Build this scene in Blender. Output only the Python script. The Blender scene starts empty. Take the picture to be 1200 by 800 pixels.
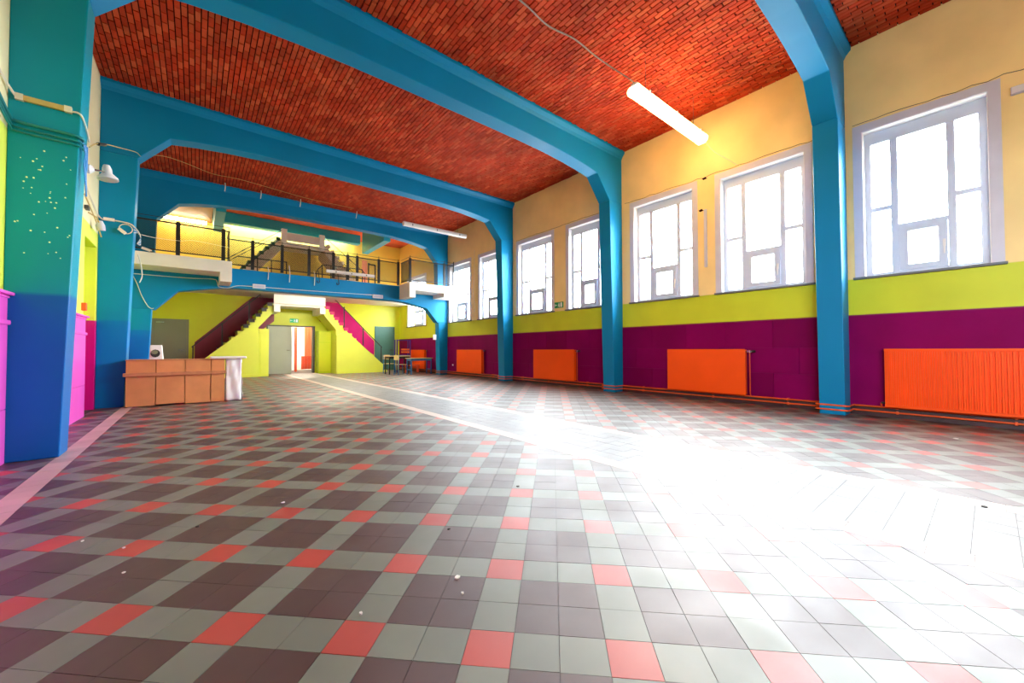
import bpy, math, random
import numpy as np
from mathutils import Matrix, Vector

random.seed(7)
SC = bpy.context.scene
COL = SC.collection

# ------------------------------------------------------------------ camera
H = 1.05                                   # eye height in metres
FPX, YAW, PITCH, ROLL = 454.942, .6823, .0207, -.0021
_F = np.array([math.sin(YAW)*math.cos(PITCH), math.cos(YAW)*math.cos(PITCH), math.sin(PITCH)])
_R0 = np.array([math.cos(YAW), -math.sin(YAW), 0.0]); _U0 = np.cross(_R0, _F)
_R = math.cos(ROLL)*_R0 + math.sin(ROLL)*_U0
_U = -math.sin(ROLL)*_R0 + math.cos(ROLL)*_U0
cam = bpy.data.cameras.new('camera'); camo = bpy.data.objects.new('camera', cam); COL.objects.link(camo)
cam.sensor_width = 36.0; cam.lens = FPX*36.0/1200.0; cam.clip_start = .02; cam.clip_end = 300
camo.matrix_world = Matrix(((_R[0], _U[0], -_F[0], 0), (_R[1], _U[1], -_F[1], 0), (_R[2], _U[2], -_F[2], H), (0, 0, 0, 1)))
SC.camera = camo
def proj(p):
    d = np.array(p, float) - np.array([0, 0, H]); z = d @ _F
    return 600 + FPX*(d @ _R)/z, 400 - FPX*(d @ _U)/z, z

# ------------------------------------------------------------------ world and exposure
SKY = 60.0
w = bpy.data.worlds.new('overcast_sky'); SC.world = w; w.use_nodes = True
bg = w.node_tree.nodes['Background']
bg.inputs[1].default_value = SKY
_tc = w.node_tree.nodes.new('ShaderNodeTexCoord'); _sp = w.node_tree.nodes.new('ShaderNodeSeparateXYZ'); _cr = w.node_tree.nodes.new('ShaderNodeValToRGB')
w.node_tree.links.new(_tc.outputs['Generated'], _sp.inputs[0])
_mr = w.node_tree.nodes.new('ShaderNodeMapRange'); _mr.inputs[1].default_value = -1; _mr.inputs[2].default_value = 1
w.node_tree.links.new(_sp.outputs[2], _mr.inputs[0]); w.node_tree.links.new(_mr.outputs[0], _cr.inputs[0]); w.node_tree.links.new(_cr.outputs[0], bg.inputs[0])
_cr.color_ramp.elements[0].position = .495; _cr.color_ramp.elements[0].color = (.30, .30, .28, 1)     # ground outdoors
_cr.color_ramp.elements[1].position = .505; _cr.color_ramp.elements[1].color = (.88, .95, 1.0, 1)     # white overcast
SC.view_settings.view_transform = 'Standard'; SC.view_settings.look = 'None'
SC.view_settings.gamma = 1.0; SC.view_settings.use_curve_mapping = False
SC.view_settings.exposure = 0.12
SC.cycles.max_bounces = 10; SC.cycles.diffuse_bounces = 6; SC.cycles.glossy_bounces = 4
SC.cycles.transparent_max_bounces = 12
SC.cycles.sample_clamp_indirect = 8.0
SC.cycles.caustics_reflective = False; SC.cycles.caustics_refractive = False
SC.cycles.use_denoising = True

# ------------------------------------------------------------------ dimensions of the hall
XL, XR = -1.41, 8.30            # wall faces
XC = (XL+XR)/2
CZ = 6.02                       # ceiling underside
FR = [-7.25, -2.90, 1.45, 5.80, 10.15, 14.55]   # front faces of the portal frames
FT = .33                        # their thickness
YF, YB = -7.25, 19.60           # ends of the hall
RZ = 6.41                       # ceiling of the bay behind the gallery front
GZ = 3.58                       # gallery floor
DADO = 1.58; SILL = 2.20; WTOP = 4.66

# ------------------------------------------------------------------ materials
def lin(c): return tuple(((v/255)/12.92 if v/255 <= .04045 else ((v/255+.055)/1.055)**2.4) for v in c)
MATS = {}
def nodes(name):
    m = bpy.data.materials.new(name); m.use_nodes = True
    nt = m.node_tree; b = nt.nodes['Principled BSDF']
    return m, nt, b
def add(nt, t, **kw):
    n = nt.nodes.new(t)
    for k, v in kw.items(): setattr(n, k, v)
    return n
def paint(name, c, rough=.5, var=.06, scale=3.0, bump=.0, metal=0., zones=None, isl=0., coat=0., rvar=0., edge=.006, spec=.5, colour2=None, ior=1.5):
    """zones: [(z, colour)...] paint bands by height above the first colour"""
    m, nt, b = nodes(name)
    geo = add(nt, 'ShaderNodeNewGeometry')
    nz = add(nt, 'ShaderNodeTexNoise'); nz.inputs['Scale'].default_value = scale; nz.inputs['Detail'].default_value = 6
    nt.links.new(geo.outputs['Position'], nz.inputs['Vector'])
    col = None
    if zones:
        sep = add(nt, 'ShaderNodeSeparateXYZ'); nt.links.new(geo.outputs['Position'], sep.inputs[0])
        prev = add(nt, 'ShaderNodeRGB'); prev.outputs[0].default_value = (*lin(c), 1); col = prev.outputs[0]
        for z, cc in zones:
            mr = add(nt, 'ShaderNodeMapRange'); mr.inputs[1].default_value = z-edge; mr.inputs[2].default_value = z+edge
            nt.links.new(sep.outputs[2], mr.inputs[0])
            mx = add(nt, 'ShaderNodeMix', data_type='RGBA'); nt.links.new(mr.outputs[0], mx.inputs[0])
            nt.links.new(col, mx.inputs[6]); mx.inputs[7].default_value = (*lin(cc), 1); col = mx.outputs[2]
    hsv = add(nt, 'ShaderNodeHueSaturation')
    if col: nt.links.new(col, hsv.inputs['Color'])
    else: hsv.inputs['Color'].default_value = (*lin(c), 1)
    mr2 = add(nt, 'ShaderNodeMapRange'); mr2.inputs[1].default_value = .3; mr2.inputs[2].default_value = .7
    mr2.inputs[3].default_value = 1-var; mr2.inputs[4].default_value = 1+var
    nt.links.new(nz.outputs[0], mr2.inputs[0])
    val = mr2.outputs[0]
    if isl:
        oi = add(nt, 'ShaderNodeObjectInfo')
        s_ = add(nt, 'ShaderNodeMath', operation='ADD'); nt.links.new(geo.outputs['Random Per Island'], s_.inputs[0]); nt.links.new(oi.outputs['Random'], s_.inputs[1])
        fr = add(nt, 'ShaderNodeMath', operation='FRACT'); nt.links.new(s_.outputs[0], fr.inputs[0])
        m3 = add(nt, 'ShaderNodeMapRange'); m3.inputs[3].default_value = 1-isl; m3.inputs[4].default_value = 1+isl
        nt.links.new(fr.outputs[0], m3.inputs[0])
        mm = add(nt, 'ShaderNodeMath', operation='MULTIPLY'); nt.links.new(val, mm.inputs[0]); nt.links.new(m3.outputs[0], mm.inputs[1]); val = mm.outputs[0]
        if colour2:      # some pieces lean to a second colour
            wn = add(nt, 'ShaderNodeTexWhiteNoise', noise_dimensions='1D'); nt.links.new(fr.outputs[0], wn.inputs['W'])
            pw = add(nt, 'ShaderNodeMath', operation='POWER'); nt.links.new(wn.outputs[0], pw.inputs[0]); pw.inputs[1].default_value = 2.5
            mx = add(nt, 'ShaderNodeMix', data_type='RGBA'); nt.links.new(pw.outputs[0], mx.inputs[0])
            mx.inputs[6].default_value = (*lin(c), 1); mx.inputs[7].default_value = (*lin(colour2), 1)
            nt.links.new(mx.outputs[2], hsv.inputs['Color'])
    nt.links.new(val, hsv.inputs['Value'])
    nt.links.new(hsv.outputs[0], b.inputs['Base Color'])
    b.inputs['Roughness'].default_value = rough; b.inputs['Metallic'].default_value = metal
    b.inputs['Specular IOR Level'].default_value = spec; b.inputs['IOR'].default_value = ior
    if coat: b.inputs['Coat Weight'].default_value = coat; b.inputs['Coat Roughness'].default_value = .15
    if rvar:
        n2 = add(nt, 'ShaderNodeTexNoise'); n2.inputs['Scale'].default_value = scale*1.7; n2.inputs['Detail'].default_value = 5
        nt.links.new(geo.outputs['Position'], n2.inputs['Vector'])
        m4 = add(nt, 'ShaderNodeMapRange'); m4.inputs[1].default_value = .3; m4.inputs[2].default_value = .7
        m4.inputs[3].default_value = max(.05, rough-rvar); m4.inputs[4].default_value = rough+rvar
        nt.links.new(n2.outputs[0], m4.inputs[0]); nt.links.new(m4.outputs[0], b.inputs['Roughness'])
    if bump:
        n3 = add(nt, 'ShaderNodeTexNoise'); n3.inputs['Scale'].default_value = 40; n3.inputs['Detail'].default_value = 4
        nt.links.new(geo.outputs['Position'], n3.inputs['Vector'])
        bp = add(nt, 'ShaderNodeBump'); bp.inputs['Strength'].default_value = bump; bp.inputs['Distance'].default_value = .01
        nt.links.new(n3.outputs[0], bp.inputs['Height']); nt.links.new(bp.outputs[0], b.inputs['Normal'])
    MATS[name] = m
    return m
def emit(name, c, s):
    m, nt, b = nodes(name)
    b.inputs['Base Color'].default_value = (*lin(c), 1)
    b.inputs['Emission Color'].default_value = (*lin(c), 1); b.inputs['Emission Strength'].default_value = s
    MATS[name] = m; return m
def glass(name):
    m, nt, b = nodes(name); nt.nodes.remove(b)
    tr = add(nt, 'ShaderNodeBsdfTransparent'); tr.inputs[0].default_value = (.97, .98, .98, 1)
    gl = add(nt, 'ShaderNodeBsdfGlossy'); gl.inputs['Roughness'].default_value = .02
    lw = add(nt, 'ShaderNodeLayerWeight'); lw.inputs[0].default_value = .5
    pw = add(nt, 'ShaderNodeMath', operation='POWER'); nt.links.new(lw.outputs['Facing'], pw.inputs[0]); pw.inputs[1].default_value = 5
    fr = add(nt, 'ShaderNodeMath', operation='MULTIPLY_ADD'); nt.links.new(pw.outputs[0], fr.inputs[0]); fr.inputs[1].default_value = .5; fr.inputs[2].default_value = .03
    mx = add(nt, 'ShaderNodeMixShader')
    nt.links.new(fr.outputs[0], mx.inputs[0]); nt.links.new(tr.outputs[0], mx.inputs[1]); nt.links.new(gl.outputs[0], mx.inputs[2])
    nt.links.new(mx.outputs[0], nt.nodes['Material Output'].inputs[0]); MATS[name] = m; return m

CREAM = (242, 212, 146); LIME = (208, 214, 40)
paint('wall_right_paint', (120, 18, 78), .45, .08, 1.2, .05, zones=[(DADO+.02, (198, 206, 48)), (SILL-.02, CREAM)], spec=.2)
paint('wall_rear_paint', (120, 18, 78), .45, .06, 1.2, .05, zones=[(DADO+.02, LIME), (GZ-.1, (232, 196, 96))])
paint('wall_left_paint', (205, 0, 130), .45, .05, 1.2, .05, zones=[(DADO, (232, 238, 90)), (3.15, (250, 238, 190))])
paint('wall_back_paint', LIME, .45, .05, 1.2, .05, zones=[(GZ-.1, (232, 196, 80))])
paint('wall_front_paint', (236, 226, 190), .5, .05, 1.2, .05)
paint('lime_paint', (214, 222, 40), .45, .04, 1.5)
paint('pale_lime_paint', (226, 232, 84), .45, .04, 1.5)
paint('chartreuse_paint', (190, 214, 0), .45, .04, 1.5)
paint('plum_paint', (120, 2, 76), .55, .10, 1.6, .04, isl=.14, spec=.05)
paint('magenta_paint', (206, 0, 132), .4, .05, 2)
paint('pink_gloss', (240, 90, 200), .3, .04, 2, coat=.3)
paint('maroon_paint', (120, 8, 50), .45, .06, 2)
paint('magenta_dado', (172, 8, 92), .5, .08, 2, spec=.2)
paint('frame_paint', (0, 128, 182), .45, .06, 1.0, .03, spec=.2)
paint('frame_left_paint', (0, 124, 196), .42, .07, 1.2, .03, zones=[(DADO+.02, (0, 138, 186))], edge=.02, spec=.2)
paint('dotted_column_paint', (0, 94, 164), .42, .07, 1.2, .03, zones=[(DADO+.02, (0, 140, 162))], edge=.02, spec=.2)
paint('rear_beam_paint', (30, 160, 178), .45, .06, 1.2)
paint('chipped', (196, 206, 196), .7, .1, 20)
paint('star_paint', (236, 240, 196), .6, .03, 5)
paint('white_paint', (240, 238, 236), .45, .03, 3)
paint('plaster_white', (236, 228, 216), .55, .05, 2)
paint('soffit_white', (240, 238, 232), .5, .03, 2)
paint('window_white', (196, 206, 226), .4, .02, 4)
paint('surround_white', (200, 198, 212), .5, .04, 4)
paint('sill_stone', (96, 100, 108), .5, .1, 10)
paint('black_metal', (26, 24, 26), .45, .05, 8)
paint('dark_grey', (70, 70, 70), .5, .05, 8)
paint('grey_door', (176, 178, 170), .45, .03, 2)
paint('olive_door', (128, 132, 104), .45, .03, 2)
paint('green_door', (66, 110, 100), .4, .06, 2)
paint('radiator_orange', (250, 84, 6), .45, .04, 2, spec=.25)
paint('pipe_orange', (226, 84, 20), .4, .08, 6)
paint('chrome', (200, 200, 200), .2, .02, 5, metal=1.)
paint('brown_board', (212, 146, 92), .65, .10, 3.0, .1, isl=.08, spec=.2)
paint('batten_wood', (190, 126, 82), .6, .14, 9, .1)
paint('light_wood', (214, 190, 130), .45, .1, 8)
paint('blue_metal', (40, 120, 190), .4, .04, 5)
paint('violet_metal', (60, 40, 130), .4, .04, 5)
paint('orange_board', (240, 110, 50), .45, .05, 5)
paint('conduit_tan', (196, 168, 96), .6, .1, 10)
paint('cable_white', (224, 216, 196), .5, .05, 10)
paint('conduit_grey', (150, 140, 132), .6, .1, 10)
paint('cable_teal', (0, 120, 126), .45, .05, 5)
paint('cable_blue', (30, 130, 200), .45, .05, 5)
paint('lamp_plastic', (226, 222, 220), .35, .02, 5)
paint('sign_green', (10, 140, 80), .4, .02, 5)
paint('red_box', (236, 90, 40), .4, .02, 5)
paint('salmon_paint', (250, 150, 110), .5, .04, 2)
paint('coral_paint', (244, 100, 70), .5, .04, 2)
paint('lavender_grey', (206, 200, 220), .5, .03, 2)
paint('beige_concrete', (226, 206, 184), .6, .05, 2)
paint('dark_green_tread', (28, 76, 52), .5, .05, 5)
paint('black_tread', (24, 18, 18), .5, .05, 5)
paint('magenta_tread', (206, 30, 100), .45, .05, 5)
paint('ceiling_brown', (120, 84, 52), .6, .12, 3)
paint('mortar', (40, 15, 10), .9, .2, 6, spec=.1)
paint('brick_red', (170, 50, 20), .7, spec=.15, var=.24, scale=1.6, bump=.3, isl=.17, colour2=(188, 82, 46))
paint('grout', (84, 74, 72), .7, .15, 12)
FL = dict(rough=.49, rvar=.06, ior=1.95, scale=2.6, isl=.10)
paint('tile_grey', (100, 103, 92), var=.10, **FL)
paint('tile_brown', (64, 34, 32), var=.12, **FL)
paint('tile_red', (166, 46, 32), var=.08, **FL)
paint('tile_white', (184, 160, 146), var=.06, **FL)
paint('tile_pale', (104, 100, 100), var=.08, **FL)
paint('skirting_dark', (60, 30, 36), .5, .1, 4)
paint('litter', (220, 216, 210), .7, .05, 5)
paint('litter_dark', (50, 46, 44), .8, .05, 5)
paint('outdoor_ground', (150, 150, 146), .9, .1, .5)
glass('window_glass')
emit('tube_warm', (255, 206, 130), 30.0)
emit('tube_white', (255, 244, 220), 150.0)
emit('tube_soft', (255, 236, 200), 40.0)
emit('sign_lit', (20, 160, 96), .6)

# ------------------------------------------------------------------ mesh helpers
FLIP = False          # mirrors a build about the middle of the hall
class MB:
    def __init__(s): s.v = []; s.f = []
    def quadbox(s, c8):
        n = len(s.v); s.v += [tuple(map(float, p)) for p in c8]
        s.f += [tuple(n+i for i in q) for q in ((0, 3, 2, 1), (4, 5, 6, 7), (0, 1, 5, 4), (1, 2, 6, 5), (2, 3, 7, 6), (3, 0, 4, 7))]
        return s
    def box(s, x0, x1, y0, y1, z0, z1):
        x0, x1 = sorted((x0, x1)); y0, y1 = sorted((y0, y1)); z0, z1 = sorted((z0, z1))
        return s.quadbox([(x0, y0, z0), (x1, y0, z0), (x1, y1, z0), (x0, y1, z0), (x0, y0, z1), (x1, y0, z1), (x1, y1, z1), (x0, y1, z1)])
    def bar(s, a, b, r1, r2=None, up=(0, 0, 1)):
        """a rectangular bar from a to b, half sizes r1 (side) and r2 (up)"""
        r2 = r1 if r2 is None else r2
        a, b = Vector(a), Vector(b); d = (b-a).normalized(); u = Vector(up)
        if abs(d.dot(u)) > .98: u = Vector((0, 1, 0))
        sx = d.cross(u).normalized(); su = sx.cross(d).normalized()
        q = [(-1, -1), (1, -1), (1, 1), (-1, 1)]
        return s.quadbox([tuple(a+sx*r1*i+su*r2*j) for i, j in q]+[tuple(b+sx*r1*i+su*r2*j) for i, j in q])
    def tube(s, pts, r, n=8, caps=True):
        pts = [Vector(p) for p in pts]; base = len(s.v); u = None
        for i, p in enumerate(pts):
            d = (pts[min(i+1, len(pts)-1)]-pts[max(i-1, 0)]).normalized()
            if u is None:
                u = d.cross(Vector((0, 0, 1)));
                if u.length < .05: u = d.cross(Vector((0, 1, 0)))
            u = (u-d*u.dot(d)).normalized(); v = d.cross(u)
            rr = r[i] if isinstance(r, (list, tuple)) else r
            for k in range(n):
                a = 2*math.pi*k/n; s.v.append(tuple(p+(u*math.cos(a)+v*math.sin(a))*rr))
        for i in range(len(pts)-1):
            for k in range(n):
                a = base+i*n+k; b = base+i*n+(k+1) % n
                s.f.append((a, b, b+n, a+n))
        if caps:
            s.f.append(tuple(base+k for k in range(n))[::-1]); e = base+(len(pts)-1)*n
            s.f.append(tuple(e+k for k in range(n)))
        return s
    def strip(s, prof, y0, y1):
        """solid between lower and upper outlines: prof = [(x, zlow, zhigh)...], extruded along y"""
        n = len(s.v)
        for x, a, b in prof: s.v += [(x, y0, a), (x, y0, b), (x, y1, b), (x, y1, a)]
        m = len(prof)
        for i in range(m-1):
            p, q = n+4*i, n+4*i+4
            s.f += [(p, q, q+1, p+1), (p+1, q+1, q+2, p+2), (p+2, q+2, q+3, p+3), (p+3, q+3, q, p)]
        s.f += [(n, n+1, n+2, n+3), (n+4*m-1, n+4*m-2, n+4*m-3, n+4*m-4)]
        return s
    def prism(s, poly, axis, a, b):
        """convex polygon extruded along an axis; poly in the two other axes, in xyz order"""
        n = len(s.v); k = len(poly)
        for t in (a, b):
            for p in poly:
                s.v.append({'x': (t, p[0], p[1]), 'y': (p[0], t, p[1]), 'z': (p[0], p[1], t)}[axis])
        s.f.append(tuple(n+i for i in range(k))); s.f.append(tuple(n+k+i for i in range(k))[::-1])
        for i in range(k):
            j = (i+1) % k; s.f.append((n+i, n+k+i, n+k+j, n+j))
        return s
    def lathe(s, c, prof, n=14, axis='z'):
        base = len(s.v)
        for r, h in prof:
            for k in range(n):
                a = 2*math.pi*k/n; p = (r*math.cos(a), r*math.sin(a), h)
                if axis == 'x': p = (p[2], p[0], p[1])
                if axis == 'y': p = (p[0], p[2], p[1])
                s.v.append((c[0]+p[0], c[1]+p[1], c[2]+p[2]))
        for i in range(len(prof)-1):
            for k in range(n):
                a = base+i*n+k; b = base+i*n+(k+1) % n; s.f.append((a, b, b+n, a+n))
        s.f.append(tuple(base+k for k in range(n))[::-1]); e = base+(len(prof)-1)*n; s.f.append(tuple(e+k for k in range(n)))
        return s
    def mesh(s, name, mat, smooth=False):
        if FLIP: s.v = [(XL+XR-p[0], p[1], p[2]) for p in s.v]
        me = bpy.data.meshes.new(name); me.from_pydata(s.v, [], s.f); me.update()
        me.materials.append(MATS[mat])
        import bmesh as _b
        bm = _b.new(); bm.from_mesh(me); _b.ops.recalc_face_normals(bm, faces=bm.faces); bm.to_mesh(me); bm.free()
        if smooth: me.polygons.foreach_set('use_smooth', [True]*len(me.polygons)); me.set_sharp_from_angle(angle=.7)
        return me
    def build(s, name, mat, parent=None, smooth=False, bevel=0.):
        o = bpy.data.objects.new(name, s.mesh(name, mat, smooth)); COL.objects.link(o)
        if bevel:
            md = o.modifiers.new('bevel', 'BEVEL'); md.width = bevel; md.segments = 2; md.limit_method = 'ANGLE'
        return par(o, parent)
def par(o, p):
    if p is not None:
        o.parent = p
        q = p; loc = Vector((0, 0, 0))
        o.matrix_parent_inverse = WORLD[p.name].inverted()
    WORLD[o.name] = Matrix.Identity(4) if o.name not in WORLD else WORLD[o.name]
    return o
WORLD = {}
def tag(o, label, cat, group=None, kind=None):
    o['label'] = label; o['category'] = cat
    if group: o['group'] = group
    if kind: o['kind'] = kind
    return o
def thing(name, label, cat, loc=(0, 0, 0), group=None, kind=None):
    o = bpy.data.objects.new(name, None); COL.objects.link(o); o.location = loc; o.empty_display_size = .2
    WORLD[o.name] = Matrix.Translation(loc)
    return tag(o, label, cat, group, kind)
def smooth_path(pts, n=6):
    pts = [Vector(p) for p in pts]; P = [pts[0]]+pts+[pts[-1]]; out = []
    for i in range(1, len(P)-2):
        a, b, c, d = P[i-1], P[i], P[i+1], P[i+2]
        for k in range(n):
            t = k/n
            out.append(.5*((2*b)+(-a+c)*t+(2*a-5*b+4*c-d)*t*t+(-a+3*b-3*c+d)*t**3))
    out.append(pts[-1]); return out
def cable(name, pts, r, mat, label, parent=None, group=None, n=6):
    o = MB().tube(smooth_path(pts), r, n).build(name, mat, parent, True)
    if parent is None: tag(o, label, 'cable', group)
    return o

# ------------------------------------------------------------------ floor
S = .1572*H; OX, OY = .6623*H, 1.0786*H
EA = np.array([math.cos(math.pi/4), -math.sin(math.pi/4)]); EB = np.array([math.sin(math.pi/4), math.cos(math.pi/4)])
floor = MB().box(XL-.35, XR+.35, YF-.3, YB+3.6, -.20, -.004).build('floor', 'grout')
tag(floor, 'hall floor of grey, brown and red tiles laid in a diagonal check', 'floor', kind='structure')
S1, S2, S3 = (-1.06, -.905), (2.92, 3.085), (4.065, 4.235)   # pale border strips along the hall
fields = [(XL, S1[0]), (S1[1], S2[0]), (S3[1], XR)]
G = .0011
def clip(poly, ax, val, keep_gt):
    out = []
    for i in range(len(poly)):
        p, q = poly[i], poly[(i+1) % len(poly)]
        a = (p[ax]-val)*(1 if keep_gt else -1); b = (q[ax]-val)*(1 if keep_gt else -1)
        if a >= 0: out.append(p)
        if a*b < 0:
            t = a/(a-b); out.append((p[0]+(q[0]-p[0])*t, p[1]+(q[1]-p[1])*t))
    return out
def area(p): return .5*abs(sum(p[i][0]*p[(i+1) % len(p)][1]-p[(i+1) % len(p)][0]*p[i][1] for i in range(len(p))))
tiles = []      # (poly, colour, whole?, key)
corners = [(XL, YF), (XR, YF), (XL, YB), (XR, YB)]
ab = [((np.array(c)-[OX, OY]) @ EA/S, (np.array(c)-[OX, OY]) @ EB/S) for c in corners]
i0, i1 = int(min(a for a, b in ab))-2, int(max(a for a, b in ab))+2
j0, j1 = int(min(b for a, b in ab))-2, int(max(b for a, b in ab))+2
for i in range(i0, i1):
    for j in range(j0, j1):
        c = np.array([OX, OY])+S*((i+.5)*EA+(j+.5)*EB)
        if not (XL-.2 < c[0] < XR+.2 and -1.6 < c[1] < YB+.2): continue
        h = S/2-G
        base = [tuple(c+EA*a*h+EB*b*h) for a, b in ((-1, -1), (1, -1), (1, 1), (-1, 1))]
        col = 'tile_red' if i % 3 == 0 and j % 3 == 0 else 'tile_grey' if i % 3 == 0 or j % 3 == 0 else 'tile_brown'
        for a, b in fields:
            p = clip(clip(base, 0, a+G, True), 0, b-G, False)
            p = clip(p, 1, YB, False) if p else p
            if len(p) >= 3 and area(p) > 3e-4:
                tiles.append((p, col, area(p) > .98*(2*h)**2, tuple(c)))
for a, b in (S1, S2, S3):                       # strips
    y = -1.6+random.random()*.1
    while y < YB:
        tiles.append(([(a+G, y+G), (b-G, y+G), (b-G, min(y+S, YB)-G), (a+G, min(y+S, YB)-G)], 'tile_white', False, None)); y += S
nx = 6; wx = (S3[0]-S2[1])/nx
for k in range(nx):                             # straight-laid aisle between the strips
    y = -1.6+.03
    while y < YB:
        x = S2[1]+k*wx
        tiles.append(([(x+G, y+G), (x+wx-G, y+G), (x+wx-G, min(y+S, YB)-G), (x+G, min(y+S, YB)-G)], 'tile_pale', False, None)); y += S
# behind the camera one plain bed of tiles is enough
def parea(p, z):
    q = []
    for x, y in p:
        u, v, d = proj((x, y, z))
        if d < .15: return 0
        q.append((u, v))
    cx = sum(t[0] for t in q)/len(q); cy = sum(t[1] for t in q)/len(q)
    if not (-15 < cx < 1215 and -10 < cy < 815): return 0
    return area(q)
order = sorted(range(len(tiles)), key=lambda k: -parea(tiles[k][0], 0))
near = set(order[:300])
shared = {}
rest = {}
def jit(): return random.uniform(-.0006, .0004)
for k, (p, col, whole, c) in enumerate(tiles):
    if k in near:
        if whole:
            if col not in shared:
                h = S/2-G
                shared[col] = MB().prism([tuple(EA*a*h+EB*b*h) for a, b in ((-1, -1), (1, -1), (1, 1), (-1, 1))], 'z', -.010, 0).mesh('tile_'+col, col)
            o = bpy.data.objects.new('tile', shared[col]); COL.objects.link(o)
            WORLD[o.name] = Matrix.Identity(4); o.parent = floor
            o.location = (c[0], c[1], jit()); o.rotation_euler = (random.gauss(0, .0016), random.gauss(0, .0016), 0)
        else:
            MB().prism(p, 'z', -.010, jit()).build('tile', col, floor)
    else:
        rest.setdefault(col, MB()).prism(p, 'z', -.010, jit())
for col, mb in rest.items():
    o = mb.build('tile_field', col, floor); o['kind'] = 'stuff'
o = MB().box(XL, XR, YF, -1.62, -.01, 0).build('tile_field', 'tile_grey', floor); o['kind'] = 'stuff'

# ------------------------------------------------------------------ ceiling of bricks
ceil = MB().box(XL-.35, XR+.35, YF-.3, FR[5]+FT, CZ+.012, CZ+.25).build('ceiling', 'mortar')
tag(ceil, 'hall ceiling of exposed red bricks between blue beams', 'ceiling', kind='structure')
BW, BL, BG = .078, .225, .009
bricks = []
bays = [(FR[k]+FT+.09, FR[k+1]-.09) for k in range(1, 5)]
for y0, y1 in bays:
    n = int((XR-XL)/BW); bw = (XR-XL)/n
    for k in range(n):
        x = XL+k*bw; y = y0-(BL*random.choice((.5, .5, 0, 0))+random.uniform(-.015, .015))*1.0
        y = y0-BL*(.5 if k % 2 else 0)+random.uniform(-.025, .025)
        while y < y1:
            a, b = max(y, y0), min(y+BL, y1)
            if b-a > .03: bricks.append((x+BG*.85, x+bw-BG*.85, a+BG*.9, b-BG*.9, k))
            y += BL
def brickmesh(mb, x0, x1, y0, y1, z):
    t = random.gauss(0, .0012); mb.quadbox([(x0, y0, z+t), (x1, y0, z-t), (x1, y1, z-t), (x0, y1, z+t), (x0, y0, CZ+.02), (x1, y0, CZ+.02), (x1, y1, CZ+.02), (x0, y1, CZ+.02)])
def hidden_brick(b):     # behind the beam in front of it, seen from the eye
    x, y = (b[0]+b[1])/2, (b[2]+b[3])/2
    for f in FR:
        for fy in (f, f+FT):
            if 0 < fy < y:
                t = fy/y
                zz = H+(CZ-H)*t
                if zz > 5.40: return True
    return False
bo = sorted(range(len(bricks)), key=lambda k: -(0 if hidden_brick(bricks[k]) else parea([(bricks[k][0], bricks[k][2]), (bricks[k][1], bricks[k][2]), (bricks[k][1], bricks[k][3]), (bricks[k][0], bricks[k][3])], CZ)))
nearb = set(bo[:300]); mbr = MB(); sharedb = {}
for k, (x0, x1, y0, y1, _) in enumerate(bricks):
    z = CZ-.006-random.uniform(0, .010)
    if k in nearb:
        key = (round(x1-x0, 3), round(y1-y0, 3))
        if key not in sharedb:
            m_ = MB(); m_.box(-(x1-x0)/2, (x1-x0)/2, -(y1-y0)/2, (y1-y0)/2, 0, .024); sharedb[key] = m_.mesh('brick', 'brick_red')
        o = bpy.data.objects.new('brick', sharedb[key]); COL.objects.link(o); WORLD[o.name] = Matrix.Identity(4); o.parent = ceil
        o.location = ((x0+x1)/2, (y0+y1)/2, z); o.rotation_euler = (random.gauss(0, .004), random.gauss(0, .012), 0)
    else: brickmesh(mbr, x0, x1, y0, y1, z)
o = mbr.build('brick_field', 'brick_red', ceil); o['kind'] = 'stuff'

# ------------------------------------------------------------------ right wall with its windows
WIN = [(-2.43, -.78), (-.15, 1.36), (1.90, 3.54), (3.90, 5.57), (6.18, 7.72), (8.20, 9.97), (10.56, 12.25), (12.72, 14.50), (16.55, 18.66)]
SW = .11          # plaster surround
holes = [(a+SW, b-SW) for a, b in WIN]
HB, HT = SILL, WTOP-.12
w_ = MB(); TH = .36
YS = FR[5]+.17
w_.box(XR, XR+TH, YF, YS, 0, HB); w_.box(XR, XR+TH, YF, YS, HT, RZ+.2)
ys = [YF]+[v for h_ in holes[:-1] for v in h_]+[YS]
for k in range(0, len(ys), 2): w_.box(XR, XR+TH, ys[k], ys[k+1], HB, HT)
wr = w_.build('wall_right', 'wall_right_paint')
tag(wr, 'long window wall in cream above a lime band and plum wainscot', 'wall', kind='structure')
w_ = MB(); ha, hb = holes[-1]
w_.box(XR, XR+TH, YS, YB+.3, 0, HB); w_.box(XR, XR+TH, YS, YB+.3, HT, RZ+.2); w_.box(XR, XR+TH, YS, ha, HB, HT); w_.box(XR, XR+TH, hb, YB+.3, HB, HT)
o = w_.build('wall_right_rear', 'wall_rear_paint'); tag(o, 'window wall beyond the gallery front, lime below and mustard above', 'wall', kind='structure')
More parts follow.
